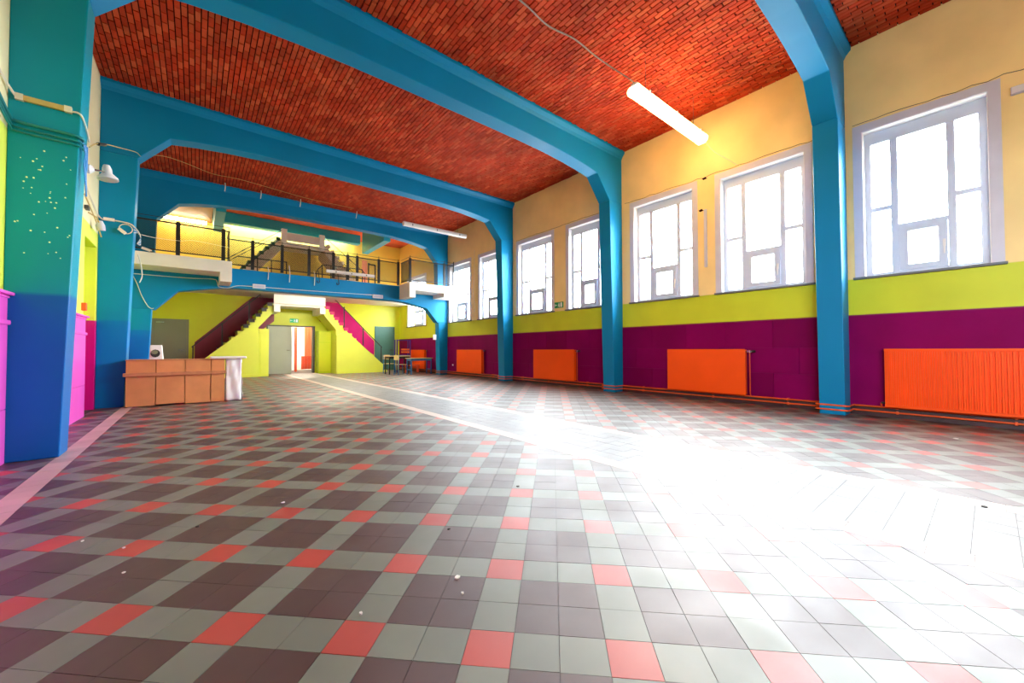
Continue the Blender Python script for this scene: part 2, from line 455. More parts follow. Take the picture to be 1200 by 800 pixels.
# plum panels of the wainscot, bay by bay
for k in range(2, 6):
    y0 = FR[k]+FT; y1 = FR[k+1] if k < 5 else YB
    rows = [(.13, .60), (.605, 1.07), (1.075, DADO)]
    for r_, (z0, z1) in enumerate(rows):
        cuts = [y0]; y = y0+(.35 if r_ == 1 else .75)
        while y < y1-.3: cuts.append(y); y += .82
        cuts.append(y1)
        for a, b in zip(cuts, cuts[1:]):
            MB().box(XR-.018-random.uniform(0, .002), XR+.01, a+.002, b-.002, z0, z1).build('panel', 'plum_paint', wr)
    MB().box(XR-.022, XR+.01, y0, y1, DADO+.001, DADO+.018).build('cap_strip', 'maroon_paint', wr)
y0 = FR[1]+FT
MB().box(XR-.018, XR+.01, y0, FR[2], .13, DADO).build('panel', 'plum_paint', wr)
sk = MB()
for a, b in zip([FR[1]+FT, FR[2]+FT, FR[3]+FT, FR[4]+FT, FR[5]+FT], [FR[2], FR[3], FR[4], FR[5], YB]): sk.box(XR-.03, XR+.01, a, b, 0, .128)
o = sk.build('baseboard_right', 'skirting_dark'); tag(o, 'dark skirting running under the plum wainscot', 'baseboard', kind='structure')
# crack lines along the plaster above the windows
for a, b in ((1.80, 5.78), (6.2, 10.1), (-.6, 1.40)):
    pts = []; y = a
    while y < b: pts.append((XR-.001, y, WTOP+.03+random.uniform(-.018, .018))); y += .14
    MB().tube(pts, .005, 4).build('plaster_crack', 'dark_grey', wr)
for y, z in ((3.74, 4.66), (3.82, 4.0)):
    MB().prism([(y-.05, z-.02), (y+.03, z-.03), (y+.06, z+.01), (y-.01, z+.03)], 'x', XR-.003, XR+.01).build('plaster_patch', 'mortar', wr)

def window(idx, ya, yb, label):
    t = thing('window_%d' % idx, label, 'window', (XL if FLIP else XR, (ya+yb)/2, SILL), kind='structure')
    a, b = ya+SW, yb-SW; z0, z1 = HB, HT
    s_ = MB(); s_.box(XR-.012, XR+.004, ya, a+.002, z0, WTOP); s_.box(XR-.012, XR+.004, b-.002, yb, z0, WTOP); s_.box(XR-.012, XR+.004, a+.002, b-.002, z1-.002, WTOP)
    s_.build('surround', 'surround_white', t)
    rv = MB(); rv.box(XR+.004, XR+.30, a, a+.012, z0, z1); rv.box(XR+.004, XR+.30, b-.012, b, z0, z1); rv.box(XR+.004, XR+.30, a+.012, b-.012, z1-.012, z1)
    rv.build('reveal', 'white_paint', t)
    MB().box(XR-.05, XR+.30, ya-.02, yb+.02, z0-.035, z0).build('sill', 'sill_stone', t, bevel=.006)
    a += .012; b -= .012; z1 -= .012
    X0, X1 = XR+.13, XR+.20; fw = .075
    f = MB(); f.box(X0, X1, a, a+fw, z0, z1); f.box(X0, X1, b-fw, b, z0, z1); f.box(X0, X1, a+fw, b-fw, z1-.19, z1); f.box(X0, X1, a+fw, b-fw, z0, z0+.06)
    f.build('frame', 'window_white', t)
    ia, ib = a+fw, b-fw; iz0, iz1 = z0+.06, z1-.19; W_ = ib-ia; H_ = iz1-iz0
    m1, m2 = ia+.235*W_, ia+.765*W_; mw = .042
    for m_ in (m1, m2): MB().box(X0+.005, X1-.005, m_-mw, m_+mw, iz0, iz1).build('mullion', 'window_white', t)
    zs = iz0+.49*H_; zc = iz0+.335*H_
    for c0, c1 in ((ia, m1-mw), (m2+mw, ib)): MB().box(X0+.005, X1-.005, c0, c1, zs-.034, zs+.034).build('transom', 'window_white', t)
    MB().box(X0+.002, X1-.005, m1+mw, m2-mw, zc-.03, zc+.03).build('transom', 'window_white', t)
    xg = X0+.035
    def pane(c0, c1, d0, d1, p=t): MB().box(xg-.003, xg+.003, c0, c1, d0, d1).build('pane', 'window_glass', p)
    for c0, c1 in ((ia, m1-mw), (m2+mw, ib)):
        pane(c0, c1, iz0, zs-.034); pane(c0, c1, zs+.034, iz1)
    pane(m1+mw, m2-mw, zc+.03, iz1)
    q0, q1, r0, r1 = m1+mw+.004, m2-mw-.004, iz0+.004, zc-.034; sw = .095
    s2 = MB(); xs0, xs1 = X0-.02, X1-.02
    s2.box(xs0, xs1, q0, q0+sw, r0, r1); s2.box(xs0, xs1, q1-sw, q1, r0, r1); s2.box(xs0, xs1, q0+sw, q1-sw, r1-sw*.8, r1); s2.box(xs0, xs1, q0+sw, q1-sw, r0, r0+sw*.8)
    so = s2.build('sash', 'window_white', t)
    MB().box(xg-.003, xg+.003, q0+sw, q1-sw, r0+sw*.8, r1-sw*.8).build('pane', 'window_glass', so)
    hd = MB(); hd.box(xs0-.02, xs0, q0+.02, q0+.05, (r0+r1)/2-.05, (r0+r1)/2+.05); hd.bar((xs0-.03, q0+.035, (r0+r1)/2), (xs0-.03, q0+.035, (r0+r1)/2-.16), .008)
    hd.build('handle', 'lamp_plastic', so)
    # daylight opening: portal for the sky light
    L = bpy.data.lights.new('sky_portal', 'AREA'); L.shape = 'RECTANGLE'; L.size = (z1-z0); L.size_y = (b-a); L.cycles.is_portal = True
    lo = bpy.data.objects.new('sky_portal', L); COL.objects.link(lo); lo.location = ((XL-.34) if FLIP else (XR+.34), (a+b)/2, (z0+z1)/2); lo.rotation_euler = (0, math.radians(-90 if FLIP else 90), 0); lo.parent = None
    return t
WL = ['tall five-pane window in the bay with no radiator in view',
 'tall five-pane white window above the ribbed orange radiator', 'wide five-pane window ending beside the column with chipped blue paint foot',
 'five-pane window under the glowing tube lamp, left of the wall conduit', 'five-pane window partly behind a blue column, by a green exit sign',
 'five-pane window between a green exit sign and a blue column', 'five-pane window in the bay of the third radiator, half behind a column',
 'five-pane window beside the white balcony at the gallery end', 'window of the gallery bay above the orange radiator and school tables']
for k, (a, b) in enumerate(WIN): window(k+1, a, b, WL[k])

# ------------------------------------------------------------------ left wall
wl = MB(); NY0, NY1, NZ = 9.12, 10.06, 2.90
FILL_LW = [(-6.75, -5.13), (-4.71, -3.10), (-2.43, -.78)]      # unseen windows behind the camera, added to brighten the right wall and radiators
lys = [YF]+[v for a, b in FILL_LW for v in (a+SW, b-SW)]+[NY0]
wl.box(XL-.36, XL, YF, NY0, 0, HB); wl.box(XL-.36, XL, YF, NY0, HT, CZ+.2)
for k in range(0, len(lys), 2): wl.box(XL-.36, XL, lys[k], lys[k+1], HB, HT)
wl.box(XL-.36, XL, NY1, YB+.3, 0, RZ+.2); wl.box(XL-.36, XL, NY0, NY1, NZ, CZ+.2); wl.box(XL-.40, XL-.30, NY0, NY1, 0, NZ)
wlo = wl.build('wall_left', 'wall_left_paint')
tag(wlo, 'left wall in cream over pale lime behind the columns', 'wall', kind='structure')
MB().box(XL-.30, XL-.001, NY1-.012, NY1, DADO+.001, NZ).build('niche_side', 'pale_lime_paint', wlo)
MB().box(XL-.30, XL-.001, NY1-.012, NY1, 0, DADO).build('niche_side', 'magenta_paint', wlo)
MB().box(XL-.30, XL-.001, NY0, NY1-.012, NZ-.012, NZ).build('niche_head', 'chartreuse_paint', wlo)
def pink_wainscot(y0, y1, label):
    t = thing('wood_wainscot', label, 'wainscot', (XL, (y0+y1)/2, 0), 'pink wood wainscots of the left wall')
    n = max(1, int((y1-y0)/.75)); wv = (y1-y0)/n
    for k in range(n):
        for z0, z1 in ((.0, .50), (.505, 1.29)):
            MB().box(XL, XL+.035, y0+k*wv+.002, y0+(k+1)*wv-.002, z0, z1).build('panel', 'pink_gloss', t, bevel=.003)
    MB().box(XL, XL+.03, y0, y1, 1.335, 1.54).build('frieze_board', 'pink_gloss', t)
    MB().box(XL, XL+.055, y0, y1, 1.29, 1.335).build('rail_moulding', 'pink_gloss', t, bevel=.01)
    c = MB(); c.box(XL, XL+.045, y0, y1, 1.54, 1.565); c.box(XL, XL+.075, y0, y1, 1.565, 1.595)
    c.build('cap_moulding', 'pink_gloss', t, bevel=.008)
pink_wainscot(FR[2]+FT, FR[3]-.002, 'pink painted wood wainscot before the column with painted dots')
pink_wainscot(FR[3]+FT+.002, NY0-.02, 'pink painted wood wainscot beside the lime and magenta niche')
MB().box(XL, XL+.05, NY0-.16, NY0-.06, 1.68, 1.80).build('call_point', 'red_box')
tag(bpy.data.objects['call_point'], 'small red alarm call point above the pink wainscot', 'alarm button')

FLIP = True
for k, (a, b) in enumerate(FILL_LW): window(11+k, a, b, ['five-pane window of the left wall in the corner of the front bay', 'five-pane window of the left wall in the front bay', 'five-pane window of the left wall opposite the ribbed radiator'][k])
FLIP = False
# ------------------------------------------------------------------ front wall behind the camera
o = MB().box(XL-.36, XR+.36, YF-.3, YF, 0, CZ+.2).build('wall_front', 'wall_front_paint'); tag(o, 'plain pale wall closing the hall opposite the gallery', 'wall', kind='structure')

# ------------------------------------------------------------------ portal frames
def under(x, amp=.17):
    d = abs(x-XC)
    if d >= 4.35: return 4.70
    if d >= 3.89: return 4.70+(4.35-d)/.46*.54
    return 5.24+amp*(1-(d/3.89)**4)
def frame(y, label, dotted=False):
    t = thing('portal_frame', label, 'frame', (XC, y, 0), 'blue portal frames across the hall', 'structure')
    for s_ in (-1, 1):
        X = lambda d: XC+s_*d
        pr = sorted([(X(4.855), 0, 4.70), (X(4.485), 0, 4.70), (X(4.35), 4.69, 4.70)])
        MB().strip(pr, y, y+FT).build('column', ('dotted_column_paint' if dotted else 'frame_left_paint') if s_ < 0 else 'frame_paint', t, bevel=.012)
    ds = [4.855, 4.35, 3.89, 3.5, 3, 2.4, 1.7, .9, 0]
    xs = [XC-d for d in ds]+[XC+d for d in ds[::-1][1:]]
    MB().strip([(x, under(x, .25 if y > 14 else .17), CZ) for x in xs], y, y+FT).build('beam', 'frame_paint', t, bevel=.012)
    c = MB()          # flared cornice under the bricks
    for sg, yy in ((-1, y), (1, y+FT)):
        c.prism([(yy, 5.84), (yy+sg*.03, 5.90), (yy+sg*.09, 5.965), (yy+sg*.09, CZ+.01), (yy, CZ+.01)], 'x', XL+.0, XR-.0)
    c.build('cornice', 'frame_paint', t)
    return t
fl = ['blue concrete portal frame at the front end of the hall', 'blue concrete portal frame one bay behind the ribbed radiator', 'blue portal frame whose right column has a chipped foot beside the ribbed radiator',
      'blue portal frame with painted dots on its left column', 'blue portal frame beside the brown board counter', 'blue portal frame rising through the gallery front']
frames = [frame(y, l, y == FR[3]) for y, l in zip(FR, fl)]
# painted dots on the left column of the fourth frame
dots = MB(); rd = random.Random(3)
for k in range(40):
    z = rd.uniform(1.95, 3.02); x = XL+.05+rd.random()*.36
    r_ = rd.uniform(.004, .008)
    dots.prism([(x+r_*math.cos(a*1.047), z+r_*math.sin(a*1.047)) for a in range(6)], 'y', FR[3]-.0025, FR[3]+.001)
o = dots.build('paint_dots', 'star_paint', frames[3]); o['kind'] = 'stuff'; o['label'] = 'scattered small cream paint dots'
ch = MB()
for x, z, r_ in ((8.00, .20, .05), (8.06, .155, .02)):
    ch.prism([(FR[2]+.30-.03+r_*1.2*math.cos(a*.785), z+r_*math.sin(a*.785)) for a in range(8)], 'x', 7.944, 7.96)
ch.build('paint_chip', 'chipped', frames[2])
MB().prism([(FR[3]+.04, 3.12), (FR[3]+.20, 3.02), (FR[3]+.30, 3.10), (FR[3]+.29, 3.30), (FR[3]+.21, 3.27), (FR[3]+.16, 3.16), (FR[3]+.06, 3.20)], 'x', 7.858, 7.88).build('paint_chip', 'chipped', frames[3])

# ------------------------------------------------------------------ back bay: walls and ceiling
DX0, DX1, DZ = 2.32, 4.22, 2.14
wb = MB(); wb.box(XL, DX0, YB, YB+.25, 0, RZ+.2); wb.box(DX1, XR, YB, YB+.25, 0, RZ+.2); wb.box(DX0, DX1, YB, YB+.25, DZ, RZ+.2)
wbo = wb.build('wall_back', 'wall_back_paint'); tag(wbo, 'end wall in lime below and mustard above the gallery', 'wall', kind='structure')
# dado painted along the stairs, built as a thin board
d1 = MB(); d1.strip([(-.06, 0.0, 1.36), (.55, .0, 1.98), (1.81, 1.6, 3.29), (2.6, 2.3, 3.295)], YB-.02, YB).build('stair_dado', 'maroon_paint', wbo)
d2 = MB(); d2.strip([(4.4, 2.4, 3.295), (5.24, 1.8, 3.29), (6.94, .80, 1.51), (6.95, .0, 1.50)], YB-.02, YB).build('stair_dado', 'magenta_dado', wbo)
rc = MB()
SKY0 = YB-.62
rc.box(XL-.36, XR+.36, FR[5]+FT, SKY0, RZ, RZ+.2); rc.box(XL-.36, .75, SKY0, YB, RZ, RZ+.2); rc.box(5.55, XR+.36, SKY0, YB, RZ, RZ+.2)
rco = rc.build('ceiling_rear', 'brick_red'); tag(rco, 'brick ceiling of the bay behind the gallery front', 'ceiling', kind='structure')
MB().box(XL, .41, FR[5]+FT, YB, 6.13, 6.18).build('ceiling_board', 'ceiling_brown', rco)
up = MB().box(XL-.36, XR+.36, FR[5]+.05, FR[5]+FT, CZ+.012, RZ+.2).build('wall_upstand', 'wall_front_paint'); tag(up, 'upstand wall above the beam of the gallery frame', 'wall', kind='structure')
# unseen strip skylight, added in the ceiling to light the end wall
t = thing('window_10', 'strip skylight over the upper stairs against the end wall', 'skylight', (3.15, YB-.3, RZ), kind='structure')
f = MB(); f.box(.75, 5.55, SKY0, SKY0+.05, RZ, RZ+.2); f.box(.75, 5.55, YB-.05, YB, RZ, RZ+.2); f.build('frame', 'window_white', t)
for k in range(5): MB().box(.75+k*.96, .80+k*.96, SKY0+.05, YB-.05, RZ+.08, RZ+.2).build('glazing_bar', 'window_white', t)
for k in range(5): MB().box(.80+k*.96, .75+(k+1)*.96, SKY0+.05, YB-.05, RZ+.12, RZ+.126).build('pane', 'window_glass', t)
L = bpy.data.lights.new('sky_portal', 'AREA'); L.shape = 'RECTANGLE'; L.size = 4.8; L.size_y = .5; L.cycles.is_portal = True
lo = bpy.data.objects.new('sky_portal', L); COL.objects.link(lo); lo.location = (3.15, YB-.31, RZ+.19)
# rear beams
t = thing('rear_beam', 'teal cross beam high behind the gallery over the upper stairs', 'beam', (3.2, 18.55, 6.1), kind='structure')
MB().box(.41, 5.91, 18.55, 18.90, 6.0, RZ).build('beam', 'rear_beam_paint', t, bevel=.01)
for x, lab in ((.41, 'short teal ceiling beam behind the gallery above the railing near the lit tube lamp'), (5.65, 'short teal ceiling beam behind the gallery near the window wall')):
    t = thing('ceiling_beam', lab, 'beam', (x+.13, 16, 5.3), kind='structure')
    MB().box(x, x+.26, FR[5]+FT, 17.5, 5.32, RZ).build('beam', 'rear_beam_paint', t, bevel=.01)

# ------------------------------------------------------------------ gallery
g = thing('gallery', 'gallery with blue arched front beam and white balconies at both ends', 'gallery', (XC, FR[5], 3.0), kind='structure')
def gunder(x):
    d = abs(x-XC)
    if d >= 4.36: return 2.18
    if d >= 3.88: return 2.18+(4.36-d)/.48*.55
    return 2.73+.22*min(1, (1-(d/3.88)**2)*2.0)
ds = [4.855, 4.36, 3.88, 3.7, 3.5, 3.2, 2.9, 2.5, 2.0, 1.2, .5, 0]
xs = [XC-d for d in ds]+[XC+d for d in ds[::-1][1:]]
MB().strip([(x, gunder(x), GZ-.03) for x in xs], FR[5]-.004, FR[5]+FT+.004).build('front_beam', 'frame_paint', g, bevel=.012)
sl = MB(); sl.box(XL, XR, FR[5]+FT, YB, 3.30, GZ)
sl.build('floor_slab', 'soffit_white', g)
BY = 13.62
MB().box(XL, .76, BY, FR[5], 3.25, GZ).build('balcony_slab', 'plaster_white', g, bevel=.006)
MB().box(.49, .762, BY-.003, FR[5], 2.99, 3.25).build('bracket', 'plaster_white', g, bevel=.006)
MB().box(6.14, XR, BY, FR[5], 3.29, GZ).build('balcony_slab', 'plaster_white', g, bevel=.006)
MB().box(6.138, 6.39, BY-.003, FR[5], 3.02, 3.29).build('bracket', 'plaster_white', g, bevel=.006)
MB().box(7.60, XR-.002, BY+.02, FR[5], 3.14, 3.29).build('bracket', 'plaster_white', g, bevel=.006)
MB().box(2.40, 4.32, 18.15, 18.30, 2.94, 3.30).build('landing_fascia', 'soffit_white', g)
MB().box(2.40, 4.32, 18.30, YB, 2.86, 2.98).build('landing', 'soffit_white', g)
for x in (2.40, 4.10): MB().box(x, x+.22, 18.12, YB-.03, 2.60, 2.86).build('landing_beam', 'soffit_white', g)

# ------------------------------------------------------------------ staircases
def staircase(right):
    lab = 'lime staircase with magenta treads rising beside the green door' if right else 'lime staircase with black treads rising behind the brown board counter'
    MX = (lambda x: x) if right else (lambda x: 6.70-x)
    t = thing('staircase', lab, 'staircase', (MX(5.6), 18.9, 0))
    n = 13; rise = 2.96/n; run = (6.85-4.30)/n
    def sof(x): return 0 if x > 4.80 else 1.95+(4.80-x)/.5*.62
    prof = []
    for k in range(n):
        xa, xb = 6.85-k*run, 6.85-(k+1)*run; z = (k+1)*rise-.03
        prof += [(xa, sof(xa), z), (xb, sof(xb)+.001, z)]
        if xa > 4.80 > xb: prof.insert(-1, (4.801, 0, z)); prof.insert(-1, (4.80, 1.95, z))
    pr = [(MX(x), a, b) for x, a, b in prof]
    if not right: pass
    MB().strip(pr, 18.30, YB).build('flight', 'pale_lime_paint', t)
    kp = [(4.80, 0.0, 1.96), (5.15, 0.0, 1.90), (5.22, 0, 1.88), (6.85, 0.0, .39), (6.90, 0, .37)]
    kp = [(4.80, 0, 1.70)]+kp[2:]
    kp = [(MX(x), a, b) for x, a, b in kp]
    MB().strip(kp, 18.18, 18.30).build('string_wall', 'pale_lime_paint', t)
    for k in range(n):
        xa, xb = 6.85-k*run, 6.85-(k+1)*run; z = (k+1)*rise
        a, b = sorted((MX(xa+.025), MX(xb)))
        MB().box(a, b, 18.31 if xb > 5.1 else 18.22, YB-.02, z-.03, z).build('tread', 'magenta_tread' if right else 'black_tread', t)
        if xb <= 5.1:
            MB().box(MX(xa+.02), MX(xa-.15), 18.22, 18.298, z-.13, z-.03).build('tread_end', 'magenta_tread' if right else 'black_tread', t)
    # handrail on posts
    P = [(6.80, .38, 1.20), (5.96, 1.25, 2.08), (5.12, 2.05, 2.98)]
    for x, z0, z1 in P: MB().box(MX(x)-.02, MX(x)+.02, 18.21, 18.25, z0, z1).build('post', 'black_metal', t)
    MB().bar((MX(6.84), 18.23, 1.16), (MX(4.75), 18.23, 3.26), .018).build('handrail', 'black_metal', t)
    # low plinth
    MB().box(*sorted((MX(4.80), MX(7.05))), 18.12, 18.18, 0, .10).build('plinth', 'pale_lime_paint', t)
    return t
staircase(True); staircase(False)
# lime cupboard beside the doorway under the right stairs
t = thing('under_stair_cupboard', 'lime cupboard under the stairs beside the grey double door', 'cupboard', (4.5, 19.0, 0))
MB().box(4.26, 4.79, 19.02, YB-.001, 0, 1.90).build('body', 'chartreuse_paint', t)
MB().box(4.28, 4.76, 19.0, 19.02, .08, 1.38).build('door', 'lime_paint', t); MB().box(4.28, 4.76, 19.0, 19.02, 1.40, 1.88).build('door', 'lime_paint', t)
t = thing('under_stair_cupboard', 'lime boxed cupboard under the left stairs with a narrow door', 'cupboard', (2.1, 18.7, 0))
MB().box(1.92, 2.26, 18.32, YB-.03, 0, 1.90).build('body', 'pale_lime_paint', t)
MB().box(1.98, 2.20, 18.30, 18.32, .05, 1.86).build('door', 'pale_lime_paint', t)

# upper stairs
t = thing('upper_staircase', 'pale upper staircase of two flights meeting at a landing behind the gallery railing', 'staircase', (3.5, 18.4, GZ))
for s_ in (-1, 1):
    MX = (lambda x: x) if s_ < 0 else (lambda x: 7.0-x)
    n = 9; x0, z0 = .95, GZ; x1, z1 = 2.68, 5.55
    pr = [(MX(x0-.10), GZ, GZ+.02), (MX(x0+.12), GZ, GZ+.30), (MX(x0+.5), GZ+.24, GZ+.72), (MX(x1), z1-.30, z1+.10)]
    MB().strip(pr, 18.32, 18.48).build('stringer', 'beige_concrete', t)
    MB().strip([(x, a-.02, b-.2) for x, a, b in pr[2:]], 18.48, 19.5).build('flight', 'beige_concrete', t)
    for k in range(n):
        x = x0+(k+.3)*(x1-x0)/n; z = z0+(k+1)*(z1-z0)/n
        MB().box(MX(x)-.07, MX(x)+.07, 18.24, 19.4, z-.01, z+.11).build('tread', 'dark_green_tread' if s_ < 0 else 'beige_concrete', t)
    for dy, dz in ((18.30, .95), (19.4, 1.0)):
        MB().bar((MX(x0-.1), dy, z0+dz), (MX(x1), dy, z1+dz*.45), .012).build('handrail', 'black_metal', t)
    for k in (0, 4):
        x = x0+k*(x1-x0)/9
        MB().box(MX(x)-.015, MX(x)+.015, 18.29, 18.32, z0+k*.22, z0+k*.22+.92).build('baluster', 'black_metal', t)
MB().box(2.84, 4.10, 18.30, 18.42, 5.60, 5.93).build('landing_parapet', 'plaster_white', t)
MB().box(2.68, 4.32, 18.42, YB-.001, 5.42, 5.56).build('landing', 'plaster_white', t)
for x in (2.66, 4.10): MB().box(x, x+.20, 18.26, 18.44, 5.38, 6.05).build('newel', 'white_paint', t)

# ------------------------------------------------------------------ gallery railing
def railing(pts, posts, label, top=4.50, mesh=True):
    """pts: run in plan; posts: plan positions"""
    t = thing('railing', label, 'railing', (pts[0][0], pts[0][1], GZ), 'black railings of the gallery')
    for (x, y) in posts:
        MB().box(x-.045, x+.045, y-.02, y+.02, GZ, top).build('post', 'black_metal', t)
        MB().box(x-.008, x+.008, y-.008, y+.008, top, top+.10).build('finial', 'black_metal', t)
    for (a, b) in zip(pts, pts[1:]):
        MB().bar((*a, top-.05), (*b, top-.05), .016).build('top_rail', 'black_metal', t)
        MB().bar((*a, top+.06), (*b, top+.06), .006).build('wire', 'black_metal', t)
        MB().bar((*a, GZ+.10), (*b, GZ+.10), .014).build('bottom_rail', 'black_metal', t)
        m_ = MB(); A, B = Vector((*a, 0)), Vector((*b, 0)); Ln = (B-A).length; h0, h1 = GZ+.11, top-.06; hh = h1-h0; sp = .05
        for dr in (1, -1):
            k = -int(hh/sp)-1
            while k*sp < Ln:
                s0 = k*sp; e0, e1 = max(s0, 0), min(s0+hh, Ln)
                if e1-e0 > .02:
                    za, zb = h0+(e0-s0), h0+(e1-s0)
                    if dr < 0: za, zb = h1-(e0-s0), h1-(e1-s0)
                    d = (B-A)/Ln
                    m_.bar(tuple(A+d*e0+Vector((0, 0, za))), tuple(A+d*e1+Vector((0, 0, zb))), .0035)
                k += 1
        o = m_.build('wire_mesh', 'black_metal', t); o['kind'] = 'stuff'
RY = 14.62
railing([(XL+.02, BY+.10), (.70, BY+.10), (.70, RY-.04)], [(-.42, BY+.10), (.56, BY+.10)], 'black mesh railing along the white balcony by the left wall')
railing([(.70, RY), (6.16, RY)], [(1.34, RY), (2.15, RY), (2.95, RY), (3.73, RY), (4.22, RY), (4.55, RY), (5.35, RY), (6.12, RY)], 'long black mesh railing along the blue gallery beam')
railing([(6.22, RY-.04), (6.22, BY+.10), (8.10, BY+.10)], [(6.21, BY+.10), (7.66, BY+.10)], 'black mesh railing along the white balcony by the window wall')
MB().box(8.07, 8.10, BY+.085, BY+.115, GZ, 4.62).build('end_post', 'black_metal', bpy.data.objects['railing.002'])
# short hand rails by the stair openings
t = thing('stair_guard', 'low black guard rail beside the gallery stair opening', 'guard rail', (2.4, 15.4, GZ))
for x in (1.55, 1.95, 2.4): MB().box(x-.015, x+.015, 15.4, 15.43, GZ, GZ+.55).build('post', 'black_metal', t)
for z in (GZ+.53, GZ+.25): MB().bar((1.0, 15.415, z), (2.4, 15.415, z), .014).build('rail', 'black_metal', t)
t = thing('stair_guard', 'low black guard rail with a curved end behind the unlit gallery lamp', 'guard rail', (3.9, 15.4, GZ))
for x in (3.55, 3.85, 4.4, 5.0): MB().box(x-.015, x+.015, 15.4, 15.43, GZ, GZ+.60).build('post', 'black_metal', t)
MB().tube(smooth_path([(3.35, 15.415, GZ), (3.36, 15.415, GZ+.3), (3.5, 15.415, GZ+.52), (3.7, 15.415, GZ+.6), (5.0, 15.415, GZ+.6)]), .016, 6).build('rail', 'black_metal', t, True)

# ------------------------------------------------------------------ doors
t = thing('door_1', 'grey double door with its right leaf open under the exit sign', 'door', ((DX0+DX1)/2, YB, 0), kind='structure')
f = MB(); f.box(DX0, DX0+.05, YB-.03, YB+.24, 0, DZ); f.box(DX1-.08, DX1, YB-.03, YB+.24, 0, DZ); f.box(DX0+.05, DX1-.08, YB-.03, YB+.24, DZ-.05, DZ); f.build('frame', 'dark_grey', t)
lf = MB().box(DX0+.055, 3.28, YB-.025, YB+.02, .008, DZ-.055).build('leaf', 'grey_door', t)
h = MB(); h.bar((3.20, YB-.07, 1.04), (3.08, YB-.07, 1.04), .01); h.bar((3.20, YB-.07, 1.04), (3.20, YB-.025, 1.04), .01); h.build('handle', 'chrome', lf)
MB().box(DX1+.02, DX1+.96, YB+.30, YB+.345, .008, DZ-.055).build('leaf', 'grey_door', t)
t = thing('door_2', 'grey-olive single door beyond the counter under the gallery', 'door', (-.78, YB, 0), kind='structure')
f = MB(); f.box(-1.33, -1.27, YB-.03, YB, 0, 2.24); f.box(-.30, -.24, YB-.03, YB, 0, 2.24); f.box(-1.27, -.30, YB-.03, YB, 2.18, 2.24); f.build('frame', 'olive_door', t)
lf = MB().box(-1.268, -.302, YB-.02, YB-.001, .005, 2.178).build('leaf', 'olive_door', t)
h = MB(); h.bar((-.40, YB-.07, 1.06), (-.54, YB-.07, 1.06), .011); h.bar((-.40, YB-.07, 1.06), (-.40, YB-.02, 1.06), .011); h.build('handle', 'chrome', lf)
MB().box(-1.18, -.95, YB-.06, YB-.02, 2.08, 2.13).build('door_closer', 'chrome', lf)
t = thing('door_3', 'dark green single door behind the lower end of the stairs', 'door', (7.5, YB, 0), kind='structure')
f = MB(); f.box(6.98, 7.03, YB-.04, YB, 0, 2.24); f.box(7.96, 8.01, YB-.04, YB, 0, 2.24); f.box(7.03, 7.96, YB-.04, YB, 2.19, 2.24); f.build('frame', 'green_door', t)
lf = MB().box(7.032, 7.958, YB-.02, YB-.001, .005, 2.188).build('leaf', 'green_door', t)
h = MB(); h.bar((7.86, YB-.07, 1.04), (7.74, YB-.07, 1.04), .011); h.bar((7.86, YB-.07, 1.04), (7.86, YB-.02, 1.04), .011); h.build('handle', 'chrome', lf)
# room seen through the open leaf
rw = MB(); rw.box(1.6, 6.6, YB+3.3, YB+3.5, 0, 3.0); rw.box(1.4, 1.6, YB+.25, YB+3.5, 0, 3.0); rw.box(6.6, 6.8, YB+.25, YB+3.5, 0, 3.0); rw.box(1.4, 6.8, YB+.25, YB+3.5, 2.9, 3.0)
o = rw.build('wall_corridor', 'white_paint'); tag(o, 'white room beyond the open grey door', 'wall', kind='structure')
o = MB().box(3.70, 3.79, YB+1.62, YB+1.8, 0, 2.15).build('orange_pillar', 'coral_paint'); tag(o, 'coral painted pillar in the room beyond the door', 'pillar')
t = thing('curtain', 'salmon curtain with a coral hem in the room beyond the door', 'curtain', (4.3, YB+1.6, 0))
c1 = MB(); c2 = MB(); 
for k in range(10):
    x = 3.93+k*.07; dy = .03 if k % 2 else -.03
    (c1.box(x, x+.072, YB+1.4+dy, YB+1.44+dy, .75, 2.2) if k > 1 else None); c2.box(x, x+.072, YB+1.4+dy, YB+1.44+dy, .12, .748)
c1.build('upper_cloth', 'salmon_paint', t); c2.build('hem', 'coral_paint', t)
o = MB().box(3.38, 3.62, YB+1.9, YB+2.6, 0, 1.7).build('storage_cabinet', 'lavender_grey', None, bevel=.01); tag(o, 'pale lavender cabinet in the room beyond the door', 'cabinet')
t = thing('ceiling_lamp', 'lit square ceiling lamp in the room beyond the door', 'lamp', (4.0, YB+1.5, 2.9))
MB().box(3.5, 4.5, YB+1.2, YB+1.8, 2.84, 2.90).build('housing', 'lamp_plastic', t); MB().box(3.54, 4.46, YB+1.24, YB+1.76, 2.825, 2.84).build('diffuser', 'tube_white', t)
# door panel upstairs
t = thing('door_4', 'pale upstairs door frame with black bars by the window wall', 'door', (6.8, YB, GZ), kind='structure')
MB().box(6.33, 6.58, YB-.03, YB, GZ, 5.5).build('leaf', 'salmon_paint', t)
f = MB(); f.box(6.62, 6.67, YB-.05, YB-.02, GZ, 5.4); f.box(6.95, 7.0, YB-.05, YB-.02, GZ, 5.35); f.box(6.67, 6.95, YB-.05, YB-.02, 5.30, 5.36); f.build('frame', 'black_metal', t)

